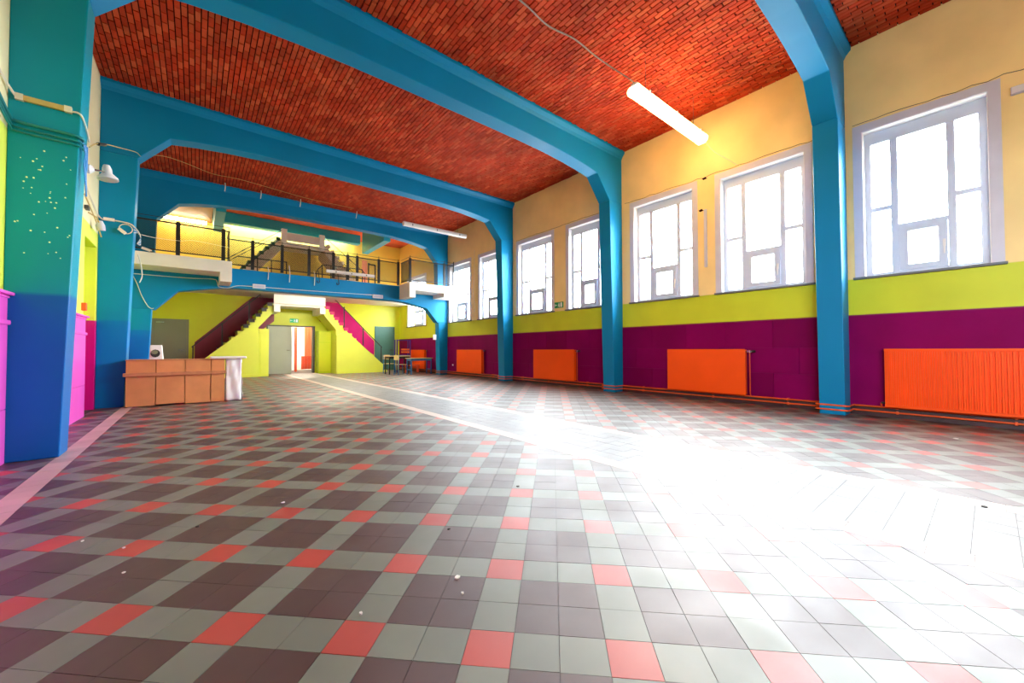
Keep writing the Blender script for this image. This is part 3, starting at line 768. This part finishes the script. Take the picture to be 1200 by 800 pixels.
# ------------------------------------------------------------------ radiators and pipes
def radiator(y0, y1, label, ribbed=False, z0=.17, z1=1.05, valve_low=False):
    t = thing('radiator', label, 'radiator', (XR-.1, (y0+y1)/2, 0), 'orange radiators under the windows')
    xf, xb = XR-.17, XR-.06
    if ribbed:
        MB().box(xf+.012, xb, y0, y1, z0, z1).build('body', 'radiator_orange', t, bevel=.006)
        n = int((y1-y0-.04)/.046); p = (y1-y0-.04)/n
        me = MB().prism([(xf+.0115, -p*.30), (xf-.008, -p*.22), (xf-.008, p*.22), (xf+.0115, p*.30)], 'z', z0+.04, z1-.04).mesh('rib', 'radiator_orange')
        for k in range(n):
            o = bpy.data.objects.new('rib', me); COL.objects.link(o); WORLD[o.name] = Matrix.Identity(4); o.parent = t; o.matrix_parent_inverse = WORLD[t.name].inverted(); o.location = (0, y0+.02+(k+.5)*p, 0)
        MB().box(xf-.008, xf+.012, y0, y1, z1-.035, z1).build('rim', 'radiator_orange', t); MB().box(xf-.008, xf+.012, y0, y1, z0, z0+.035).build('rim', 'radiator_orange', t)
    else:
        MB().box(xf, xf+.012, y0, y1, z0, z1).build('front_plate', 'radiator_orange', t, bevel=.005)
        MB().box(xf+.012, xb, y0+.012, y1-.012, z0+.015, z1-.012).build('body', 'radiator_orange', t)
    for z in (z0+.2, z1-.2):
        MB().box(xb, XR-.0225, y0+.2, y0+.26, z-.03, z+.03).build('wall_bracket', 'pipe_orange', t); MB().box(xb, XR-.0225, y1-.26, y1-.2, z-.03, z+.03).build('wall_bracket', 'pipe_orange', t)
    if not valve_low:
        yv = y0-.055; zv = z1-.045
        MB().bar((XR-.10, y0+.01, zv), (XR-.10, yv, zv), .014).build('valve_stem', 'chrome', t)
        vb = MB().lathe((XR-.10, yv, zv-.035), [(.012, 0), (.02, .008), (.02, .055), (.013, .062)], 10).build('valve', 'chrome', t)
        MB().lathe((XR-.10, yv-.10, zv), [(.012, 0), (.024, .01), (.024, .06), (.016, .075)], 10, 'y').build('valve_head', 'black_metal', vb)
        MB().tube([(XR-.10, yv, zv-.035), (XR-.10, yv, .21), (XR-.08, yv, .165)], .010, 8).build('riser_pipe', 'pipe_orange', t, True)
    else:
        MB().bar((XR-.10, y1, z0+.05), (XR-.10, y1+.05, z0+.05), .012).build('valve', 'black_metal', t)
        MB().tube([(XR-.10, y1+.05, z0+.05), (XR-.10, y1+.05, .19), (XR-.08, y1+.05, .165)], .010, 8).build('riser_pipe', 'pipe_orange', t, True)
    return t
radiator(-.66, 1.02, 'ribbed orange panel radiator under the nearest tall window', True, valve_low=True)
radiator(2.95, 4.53, 'flat orange radiator between the chipped column and the column after it')
radiator(7.28, 8.96, 'flat orange radiator below the window with the green exit sign')
radiator(11.80, 13.55, 'flat orange radiator just before the gallery column')
radiator(16.40, 17.95, 'small orange radiator behind the school tables under the gallery')
XP = XR-.07
for z, lab in ((.150, 'upper orange heating pipe along the foot of the window wall'), (.078, 'lower orange heating pipe along the foot of the window wall')):
    t = thing('heating_pipe', lab, 'pipe', (XP, 8, z), 'orange heating pipes')
    ys_ = [FR[1]+FT+.05]
    for k in range(2, 6):
        a, b = FR[k]-.045, FR[k]+FT+.045; y_s = ys_[-1]
        MB().tube([(XP, y_s, z), (XP, a, z)], .013, 8).build('straight', 'pipe_orange', t, True)
        xo = 7.955-.035
        MB().tube([(XP, a, z), (XP-.03, a, z), (xo+.03, a, z), (xo, a+.012, z), (xo, a+.03, z), (xo, b-.03, z), (xo, b-.012, z), (xo+.03, b, z), (XP, b, z)], .013, 8).build('column_loop', 'pipe_orange', t, True)
        ys_.append(b)
    MB().tube([(XP, ys_[-1], z), (XP, YB-.05, z)], .013, 8).build('straight', 'pipe_orange', t, True)
    for y in (-.2, .9, 2.3, 3.6, 5.2, 6.9, 8.4, 9.6, 11.2, 12.9):
        MB().box(XP-.02, XR-.0225, y-.012, y+.012, z-.02, z+.02).build('clip', 'pipe_orange', t)

# ------------------------------------------------------------------ lamps
def tube_lamp(x0, x1, y, z, label, lit=None, hang=True, r=.06):
    t = thing('tube_lamp', label, 'lamp', ((x0+x1)/2, y, z), 'tube lamps')
    oc = [(-.9, -.5), (-.5, -1), (.5, -1), (.9, -.5)]
    if lit: oc = [(-.7, .3), (-1, -.1), (-.9, -.6), (-.5, -1), (.5, -1), (.9, -.6), (1, -.1), (.7, .3)]
    MB().prism([(y+a*r, z+b*r) for a, b in oc], 'x', x0+.05, x1-.05).build('diffuser', lit or 'lamp_plastic', t)
    MB().prism([(y-r, z-.5*r), (y+r, z-.5*r), (y+r, z+.5*r), (y+.7*r, z+.8*r), (y-.7*r, z+.8*r), (y-r, z+.5*r)] if not lit else [(y-.5*r, z+.3*r), (y+.5*r, z+.3*r), (y+.4*r, z+.7*r), (y-.4*r, z+.7*r)], 'x', x0, x1).build('housing', 'lamp_plastic', t)
    for a, b in ((x0, x0+.05), (x1-.05, x1)): MB().prism([(y+p*r*1.04, z+q*r*1.04) for p, q in oc], 'x', a, b).build('end_cap', lit or 'lamp_plastic', t)
    for k in range(3): MB().box(x0+.3+k*(x1-x0-.6)/2-.015, x0+.3+k*(x1-x0-.6)/2+.015, y-r-.008, y-r, z-.6*r, z+.2*r).build('clip', 'dark_grey' if not lit else 'lamp_plastic', t)
    if hang:
        for x in (x0+.35, x1-.35): MB().tube([(x, y, z+.5*r), (x, y, hang)], .004, 5).build('suspension', 'dark_grey', t)
    return t
tube_lamp(5.50, 7.88, 3.60, 5.32, 'glowing warm tube lamp hung below the bricks on a drooping conduit', 'tube_warm', CZ-.018, .12)
tube_lamp(5.24, 7.66, 12.12, 5.22, 'long white unlit tube lamp hung before the gallery frame', None, CZ-.018, .075)
tube_lamp(3.42, 5.06, 14.28, 3.76, 'white unlit tube lamp fixed low before the gallery railing', None, False, .055)
for x in (3.6, 4.9): MB().bar((x, 14.30, 3.80), (x, 14.60, 3.80), .012).build('bracket', 'black_metal', bpy.data.objects['tube_lamp.002'])
tube_lamp(-1.15, .25, 19.20, 6.02, 'lit tube lamp under the brown ceiling behind the gallery railing', 'tube_soft', 6.125, .07)
tube_lamp(2.9, 5.2, 15.50, 3.22, 'lit tube lamp on the underside of the gallery', 'tube_white', False, .06)
MB().box(3.0, 5.1, 15.47, 15.53, 3.26, 3.30).build('base', 'lamp_plastic', bpy.data.objects['tube_lamp.004'])
cable('lamp_conduit', [(3.0, 4.10, 5.985), (3.6, 4.11, 5.985), (4.1, 4.16, 5.98), (4.6, 4.08, 5.98), (5.1, 4.08, 5.96), (5.45, 3.98, 5.85), (5.62, 3.75, 5.60), (5.66, 3.62, 5.41)], .012, 'conduit_grey', 'grey braided conduit running along the bricks to the glowing tube lamp')
cable('lamp_wire', [(7.75, 3.58, 5.35), (8.0, 3.45, 5.05), (8.2, 3.25, 4.85), (8.285, 3.1, 4.70)], .005, 'cable_white', 'thin white wire from the glowing lamp to the window head')

# exit signs
def exit_sign(c, axis, label, mat, arrow_left):
    t = thing('exit_sign', label, 'sign', c)
    w2, h2 = .17, .085
    def pl(a, b, d0, d1, z0, z1, nm, m_):
        if axis == 'x': MB().box(c[0]+d0, c[0]+d1, c[1]+a, c[1]+b, c[2]+z0, c[2]+z1).build(nm, m_, t)
        else: MB().box(c[0]+a, c[0]+b, c[1]+d0, c[1]+d1, c[2]+z0, c[2]+z1).build(nm, m_, t)
    pl(-w2, w2, -.02, 0, -h2, h2, 'panel', mat)
    s_ = 1 if axis == 'y' else -1
    def q(a0, a1, z0, z1, nm): 
        a, b = sorted((a0*s_, a1*s_)); pl(a, b, -.024, -.02, z0, z1, nm, 'white_paint')
    q(.07, .14, -.065, .065, 'door_symbol')
    q(-.02, .05, -.008, .010, 'arrow_shaft' if False else 'arm_symbol')
    q(-.005, .025, -.03, .035, 'body_symbol'); q(.0, .024, .042, .064, 'head_symbol'); q(-.03, .0, -.05, -.03, 'leg_symbol'); q(.02, .045, -.065, -.03, 'leg_symbol')
    q(-.15, -.06, -.009, .009, 'arrow_symbol'); q(-.15, -.125, -.03, .03, 'arrow_symbol')
    return t
exit_sign((XR-.001, 8.0, 2.36), 'x', 'green exit sign with arrow on the pier between two windows', 'sign_green', True)
exit_sign((3.37, YB-.001, 2.36), 'y', 'green lit exit sign above the grey double door', 'sign_lit', True)

# wall conduit and small boxes on the window wall
o = MB().box(XR-.04, XR, 3.70, 3.755, 2.77, 3.99).build('wall_conduit', 'surround_white', None, bevel=.006); tag(o, 'short vertical white conduit on the pier between two windows', 'conduit')
t = thing('junction_box', 'grey junction box on the wall right of the nearest window head', 'box', (XR-.05, -.30, 4.40)); MB().box(XR-.06, XR, -.37, -.23, 4.37, 4.47).build('body', 'surround_white', t, bevel=.008); MB().box(XR-.066, XR-.06, -.36, -.24, 4.38, 4.46).build('lid', 'lamp_plastic', t)
o = MB().box(XR-.04, XR, 14.05, 14.12, .38, .45).build('wall_socket', 'white_paint', None, bevel=.004); tag(o, 'small white socket in the plum wainscot by the gallery column', 'socket')
o = MB().box(7.60, 7.75, FR[5]-.012, FR[5]-.004, 1.46, 1.68).build('paper_notice', 'white_paint'); tag(o, 'white paper notice stuck on the gallery column', 'notice')
cable('pier_cable', [(XR-.01, 12.49, 4.9), (XR-.03, 12.48, 3.9), (XR-.05, 12.52, 3.3), (XR-.02, 12.46, 2.75), (XR-.02, 12.48, 2.5)], .008, 'cable_white', 'white cable hanging on the pier between the two windows before the gallery')

# ------------------------------------------------------------------ cables on the left columns
YC = FR[3]
t = thing('cable_tray', 'tan cable duct clipped across the dotted column', 'conduit', (-1.2, YC, 3.46))
MB().box(-1.32, -1.04, YC-.035, YC, 3.435, 3.485).build('duct', 'conduit_tan', t, bevel=.004)
for a, b in ((-1.36, -1.31), (-1.05, -1.0)): MB().box(a, b, YC-.04, YC, 3.43, 3.49).build('cap', 'cable_white', t)
for dz in (0, .02): MB().tube(smooth_path([(XL+.01, YC-.6, 3.62+dz), (XL+.02, YC-.15, 3.52+dz), (-1.36, YC-.02, 3.46+dz*.6)]), .007, 6).build('cable', 'cable_white', t, True)
MB().tube(smooth_path([(-1.0, YC-.02, 3.45), (-.94, YC-.02, 3.44), (-.925, YC+.12, 3.38), (-.925, YC+.3, 3.30)]), .009, 6).build('cable', 'cable_white', t, True)
for k, (z, dd) in enumerate(((3.22, .03), (3.17, .02), (3.13, .02))):
    cable('painted_pipe', [(XL+.03, YC-.5, z+.16), (XL+.03, YC-.08, z+.03), (-1.33, YC-dd, z), (-.97, YC-dd, z-.01), (-.93, YC+.05, z-.02)], .014 if k == 0 else .009, 'cable_teal', ['thick teal painted pipe across the dotted column', 'thin teal painted pipe under the thick pipe on the dotted column', 'lowest teal painted pipe on the dotted column'][k])
for k in range(5):
    cable('blue_cable', [(-.93+.004*k, YC+.02+.028*k, 3.18), (-.915, YC+.05+.022*k, 3.08-.03*k), (-.92, YC+.03+.026*k, 2.98-.02*k), (-.915, YC+.06+.02*k, 2.86-.05*k)], .007, 'cable_blue', 'blue painted cable dangling on the hall side of the dotted column', group='blue painted cables')
# spot lamp
t = thing('spot_lamp', 'white spot lamp clamped on the hall side of the dotted column', 'lamp', (-.86, 6.1, 3.05))
MB().lathe((-.93, 6.07, 3.00), [(.05, 0), (.05, .02), (.02, .05)], 12, 'x').build('wall_plate', 'lamp_plastic', t)
MB().tube([(-.90, 6.07, 3.00), (-.84, 6.13, 3.02), (-.80, 6.18, 3.02)], .010, 8).build('arm', 'chrome', t, True)
sh = MB(); n = 16; base = Vector((-.80, 6.20, 3.06)); ax = Vector((.10, -.05, -1)).normalized()
sh.tube([tuple(base+ax*k) for k in (-.06, -.02, .03, .08, .10)], [.028, .04, .042, .085, .088], 14).build('shade', 'lamp_plastic', t, True)
sh2 = MB().tube([tuple(base+ax*k) for k in (.10, .104)], [.078, .074], 14).build('lens', 'surround_white', t, True)
o = MB().box(-1.405, -1.36, 9.0, 9.12, 3.30, 3.36).build('clamp_block', 'dark_grey'); tag(o, 'small dark clamp block on the cream wall beside the spot lamp', 'clamp')
# wire from the dotted column to the next frame and beyond
Y4 = FR[4]
cable('catenary_wire', [(-.91, YC+.2, 3.21), (-.91, 6.6, 3.50), (-.89, 8.0, 4.02), (-.88, 9.6, 4.60), (-.86, 10.3, 4.80), (-.75, 11.2, 5.22), (-.55, 12.2, 5.62), (-.2, 13.2, 5.93), (.3, 13.6, 5.97), (.9, 13.5, 5.95), (1.7, 13.7, 5.97), (2.8, 13.9, 5.97), (4.2, 13.9, 5.98)], .006, 'conduit_tan', 'long pale wire looping from the dotted column to the gallery frame')
o = MB().tube([(-.91, 6.45, 3.43), (-.905, 6.85, 3.59)], .018, 8).build('wire_tensioner', 'black_metal', None, True); tag(o, 'black tensioner sleeve on the wire by the dotted column', 'tensioner')
# second spot and cable bundle on the next column
t = thing('cable_bundle', 'tangle of pale cables with coil and plug on the column by the counter', 'cables', (-1.0, Y4, 3.3))
MB().tube(smooth_path([(XL+.02, 8.4, 3.85), (XL+.03, 9.3, 3.55), (XL+.04, Y4-.05, 3.44), (-1.2, Y4-.03, 3.44), (-1.0, Y4-.03, 3.42), (-.93, Y4-.03, 3.36)]), .012, 6).build('trunk_cable', 'cable_white', t, True)
MB().tube(smooth_path([(XL+.02, 8.9, 3.50), (XL+.03, 9.7, 3.30), (XL+.05, Y4-.05, 3.10)]), .009, 6).build('side_cable', 'conduit_tan', t, True)
MB().box(-1.34, -1.20, Y4-.05, Y4, 3.42, 3.47).build('duct_piece', 'plaster_white', t)
MB().tube([(-1.05+.09*math.cos(a*.42), Y4-.03, 3.31+.09*math.sin(a*.42)) for a in range(16)], .008, 6).build('coil', 'cable_white', t, True)
MB().bar((-1.14, Y4-.05, 3.30), (-1.05, Y4-.05, 3.22), .025).build('plug', 'plaster_white', t)
for k in range(5):
    MB().tube(smooth_path([(-.94, Y4-.03, 3.38-.03*k), (-.88, Y4+.02+.04*k, 3.30), (-.86, Y4+.1, 3.2-.03*k), (-.90, Y4+.05, 3.08)]), .007, 6).build('loop', 'cable_blue' if k % 2 else 'cable_white', t, True)
MB().tube(smooth_path([(-.90, Y4+.2, 3.3), (-.7, 11.2, 3.45), (-.35, 12.8, 3.80), (-.05, BY-.06, 4.02), (.7, BY-.06, 3.95)]), .004, 6).build('stray_wire', 'cable_white', t, True)
t = thing('spot_lamp', 'small glass spot lamp on the cream wall above the lime niche', 'lamp', (XL+.1, 9.5, 3.2))
MB().tube([(XL, 9.3, 3.32), (XL+.08, 9.4, 3.28), (XL+.10, 9.5, 3.22)], .010, 6).build('arm', 'conduit_tan', t, True)
MB().tube([(XL+.11, 9.52, 3.26), (XL+.11, 9.54, 3.18), (XL+.12, 9.56, 3.10)], [.03, .06, .055], 12).build('shade', 'surround_white', t, True)
# cables on the gallery beam
cable('gallery_cable', [(XL+.06, FR[5]-.02, 3.12), (-.93, FR[5]-.02, 3.12), (-.2, FR[5]-.02, 3.13), (.36, FR[5]-.02, 3.16), (.45, FR[5]-.02, 3.10), (.50, FR[5]-.02, 2.95), (.72, FR[5]-.02, 2.93), (.95, FR[5]-.02, 3.02), (1.35, FR[5]-.02, 3.04), (3.0, FR[5]-.02, 3.06), (5.1, FR[5]-.02, 3.10)], .010, 'cable_white', 'white cable clipped along the blue gallery beam')
cable('drop_cable', [(-.9, Y4+.2, 2.9), (-.86, Y4+.24, 2.72), (-.84, Y4+.24, 2.50), (-.87, Y4+.2, 2.36)], .009, 'cable_white', 'short pale cable loop hanging behind the counter column')
cable('drop_cable', [(-1.36, FR[5]-.02, 3.08), (-1.27, FR[5]-.02, 2.85), (-1.18, FR[5]-.02, 2.55), (-1.06, FR[5]-.02, 2.28), (-.98, FR[5]-.02, 2.20), (-.93, FR[5]-.02, 2.21)], .009, 'cable_white', 'pale cable drooping on the gallery column by the arch')
for x0, x1, lab in ((1.34, 1.68, 'white emergency light box on the gallery beam near the left balcony'), (5.09, 5.47, 'white emergency light box on the gallery beam near the right balcony')):
    t = thing('emergency_light', lab, 'lamp', ((x0+x1)/2, FR[5], 3.05))
    MB().box(x0, x1, FR[5]-.07, FR[5]-.004, 2.99, 3.12).build('body', 'lamp_plastic', t, bevel=.008); MB().box(x0+.03, x1-.03, FR[5]-.076, FR[5]-.07, 3.02, 3.09).build('diffuser', 'surround_white', t)
for x, z0, z1, lab in ((1.75, 3.30, 3.72, 'pale cord hanging over the gallery beam near the left balcony'), (2.35, 3.28, 3.85, 'pale cord hanging over the gallery beam by the second post'), (3.1, 3.25, 3.75, 'pale cord hanging over the gallery beam by the third post')):
    cable('hanging_cord', [(x, RY-.02, z1), (x+.01, FR[5]-.03, GZ), (x, FR[5]-.03, z0)], .012, 'cable_white', lab)
for k, x in enumerate((3.22, 3.85)):
    cable('black_hook', [(x, FR[5]-.03, GZ+.2), (x+.03, FR[5]-.04, 3.5), (x+.04, FR[5]-.04, 3.38), (x-.02, FR[5]-.04, 3.36), (x-.03, FR[5]-.03, 3.42)], .012, 'black_metal', ['black hook over the gallery beam by the third railing post', 'black hook over the gallery beam under the unlit lamp'][k])
for k, (x, z) in enumerate(((.6, 5.45), (1.5, 5.62), (2.6, 5.80), (4.4, 5.9))):
    cable('hanging_cord', [(x, 14.2, 6.0), (x+.01, 14.25, 5.92), (x, 14.3, 5.78)], .012, 'cable_white', 'short pale cord stub hanging from the bricks before the gallery frame', group='pale cord stubs')
t = thing('floodlight', 'small white floodlight lying on the left balcony edge', 'lamp', (-1.0, BY, GZ))
MB().bar((-1.12, BY+.045, GZ+.10), (-.94, BY+.03, GZ+.035), .03).build('body', 'lamp_plastic', t); MB().box(-.96, -.90, BY+.0, BY+.05, GZ, GZ+.03).build('foot', 'dark_grey', t)

# ------------------------------------------------------------------ counter with boards
CY = 9.92
t = thing('board_counter', 'counter faced with four brown boards and a wooden batten', 'counter', (-.27, CY, 0))
cx = [-1.0, -.59, -.17, .23, .46]
for a, b in zip(cx, cx[1:]):
    lo_ = random.uniform(.01, .03)
    MB().box(a+.006, b-.006, CY+random.uniform(0, .006), CY+.02, lo_, .855).build('board', 'brown_board', t, bevel=.002)
MB().bar((-1.03, CY-.022, .60), (.47, CY-.022, .605), .02, .032).build('batten', 'batten_wood', t, bevel=.004)
MB().box(-1.0, .46, CY-.01, CY+.50, .857, .875).build('top_board', 'batten_wood', t)
MB().box(-1.0, -.97, CY+.02, CY+.22, 0, .855).build('side_board', 'black_metal', t); MB().box(.43, .455, CY+.03, CY+.48, 0, .855).build('side_board', 'brown_board', t)
MB().box(-.9, .42, CY+.44, CY+.46, 0, .85).build('back_board', 'brown_board', t)
# white table end
t = thing('covered_table', 'white table with crumpled white cover at the end of the counter', 'table', (.62, CY+.25, 0))
tb = MB(); tb.box(.22, .82, CY-.06, CY+.50, .878, .92); tb.build('tabletop', 'white_paint', t, bevel=.012)
nz_, nxn = 14, 10; v = []; f_ = []
rc_ = random.Random(5)
def cover(x0, x1, y0, y1, nm):
    m_ = MB(); b0 = 0
    for a in range(nxn+1):
        for b in range(nz_+1):
            u_, w__ = a/nxn, b/nz_
            x = x0+(x1-x0)*u_; y = y0+(y1-y0)*u_; z = .012+.86*w__
            dn = .010*math.sin(9*u_+5*w__)+.008*math.sin(17*w__-6*u_)+rc_.uniform(-.004, .004)+(1-w__)*.015
            m_.v.append((x+(dn if x0 == x1 else 0), y-(dn if y0 == y1 else 0), z))
    for a in range(nxn):
        for b in range(nz_):
            p = a*(nz_+1)+b; m_.f.append((p, p+nz_+1, p+nz_+2, p+1))
    o = m_.build(nm, 'white_paint', t, True); md = o.modifiers.new('thick', 'SOLIDIFY'); md.thickness = .004
cover(.475, .735, CY+.01, CY+.01, 'front_cover'); cover(.735, .735, CY+.01, CY+.44, 'side_cover')
for x, y in ((.50, CY+.06), (.70, CY+.06), (.50, CY+.42), (.70, CY+.42)): MB().box(x-.015, x+.015, y-.015, y+.015, 0, .878).build('leg', 'dark_grey', t)
# appliance on the counter
t = thing('coffee_machine', 'white countertop machine with a dark rounded opening on the counter', 'appliance', (-.6, CY+.28, .875))
MB().quadbox([(-.70, CY+.20, .876), (-.50, CY+.20, .876), (-.50, CY+.40, .876), (-.70, CY+.40, .876), (-.69, CY+.22, 1.15), (-.525, CY+.22, 1.15), (-.525, CY+.38, 1.15), (-.69, CY+.38, 1.15)]).build('body', 'white_paint', t, bevel=.01)
MB().prism([(-.615+.07*math.cos(a*.524), .99+.075*math.sin(a*.524)) for a in range(12)], 'y', CY+.185, CY+.22).build('opening', 'litter_dark', t)
MB().prism([(-.625+.05*math.cos(a*.524), 1.015+.04*math.sin(a*.524)) for a in range(12)], 'y', CY+.178, CY+.185).build('jug', 'olive_door', t)

# ------------------------------------------------------------------ school tables and chairs under the gallery
def school_table(x0, x1, y0, y1, h, legm, label):
    t = thing('school_table', label, 'table', ((x0+x1)/2, (y0+y1)/2, 0), 'school tables under the gallery')
    MB().box(x0, x1, y0, y1, h-.028, h).build('tabletop', 'light_wood', t, bevel=.006)
    MB().box(x0+.05, x1-.05, y0+.06, y1-.06, h-.12, h-.03).build('apron', legm, t)
    for x in (x0+.06, x1-.06):
        for y in (y0+.07, y1-.07): MB().box(x-.02, x+.02, y-.02, y+.02, 0, h-.03).build('leg', legm, t)
        MB().box(x-.018, x+.018, y0+.07, y1-.07, .18, .22).build('stretcher', legm, t)
    return t
school_table(6.32, 7.30, 16.05, 16.65, .79, 'black_metal', 'school table with dark legs and wooden top by the green door')
school_table(6.98, 8.02, 15.34, 15.90, .70, 'blue_metal', 'school table with blue legs beside the gallery column')
def school_chair(x, y, rz, label, z=0):
    t = thing('school_chair', label, 'chair', (x, y, z), 'school chairs under the gallery')
    def pt(p): return p
    def bld(mb, nm, m_):
        o = bpy.data.objects.new(nm, mb.mesh(nm, m_)); COL.objects.link(o); o.parent = t; WORLD[o.name] = Matrix.Identity(4); return o
    bld(MB().box(-.19, .19, -.19, .19, .42, .44), 'seat', 'light_wood')
    bld(MB().box(-.19, .19, .19, .21, .62, .82), 'backrest', 'light_wood')
    for sx in (-.17, .17):
        bld(MB().bar((sx, -.17, .42), (sx, -.21, 0), .012), 'leg', 'blue_metal'); bld(MB().bar((sx, .18, .82), (sx, .21, 0), .012), 'leg', 'blue_metal')
    t.rotation_euler = (0, 0, rz)
school_chair(6.70, 15.70, 1.7, 'wooden school chair with blue legs drawn up between the two tables')
school_chair(6.72, 16.98, .3, 'wooden school chair with blue legs behind the dark-legged table')
t = thing('metal_rack', 'violet metal frame rack with orange boards behind the school tables', 'rack', (7.5, 17.1, 0))
for x in (7.16, 7.80):
    for y in (16.95+.25, 17.45): MB().box(x-.022, x+.022, y-.022, y+.022, 0, 1.52).build('post', 'violet_metal', t)
for z in (.80, 1.49): MB().box(7.16, 7.80, 17.18, 17.22, z-.02, z+.02).build('crossbar', 'violet_metal', t)
for z in (.94, 1.06): MB().box(7.45, 7.79, 17.23, 17.42, z-.04, z+.04).build('board', 'orange_board', t)
t = thing('bench', 'low red bench under the blue-legged school table', 'bench', (7.5, 16.35, 0))
MB().box(7.34, 8.05, 16.72, 16.90, .30, .36).build('seat', 'coral_paint', t); 
for x in (7.40, 7.99): MB().box(x-.03, x+.03, 16.74, 16.88, 0, .30).build('leg', 'coral_paint', t)

# ------------------------------------------------------------------ litter on the tiles
def scrap(u_, v_, sz, mat, lab):
    d = (u_-600)/FPX*_R-(v_-400)/FPX*_U+_F; p = np.array([0, 0, H])+d*(-H/d[2])
    m_ = MB(); k = 6; r0 = random.Random(int(u_)); pts = [(p[0]+sz*r0.uniform(.4, 1)*math.cos(a*1.047), p[1]+sz*r0.uniform(.4, 1)*math.sin(a*1.047)) for a in range(k)]
    o = m_.prism(pts, 'z', .0, .004+sz*.12).build('litter_scrap', mat); tag(o, lab, 'litter', 'litter scraps on the tiled floor')
for u_, v_, s_, m_ in ((536, 677, .018, 'litter'), (526, 620, .010, 'litter_dark'), (542, 695, .009, 'litter'), (607, 570, .016, 'litter_dark'), (423, 719, .010, 'litter'), (97, 634, .010, 'litter'), (145, 642, .008, 'litter'), (232, 617, .012, 'litter_dark'), (332, 589, .018, 'litter'), (1120, 514, .03, 'litter'), (1154, 594, .02, 'litter_dark'), (145, 671, .008, 'litter')):
    scrap(u_, v_, s_, m_, 'small pale scrap lying on the tiled floor' if m_ == 'litter' else 'small dark scrap lying on the tiled floor')
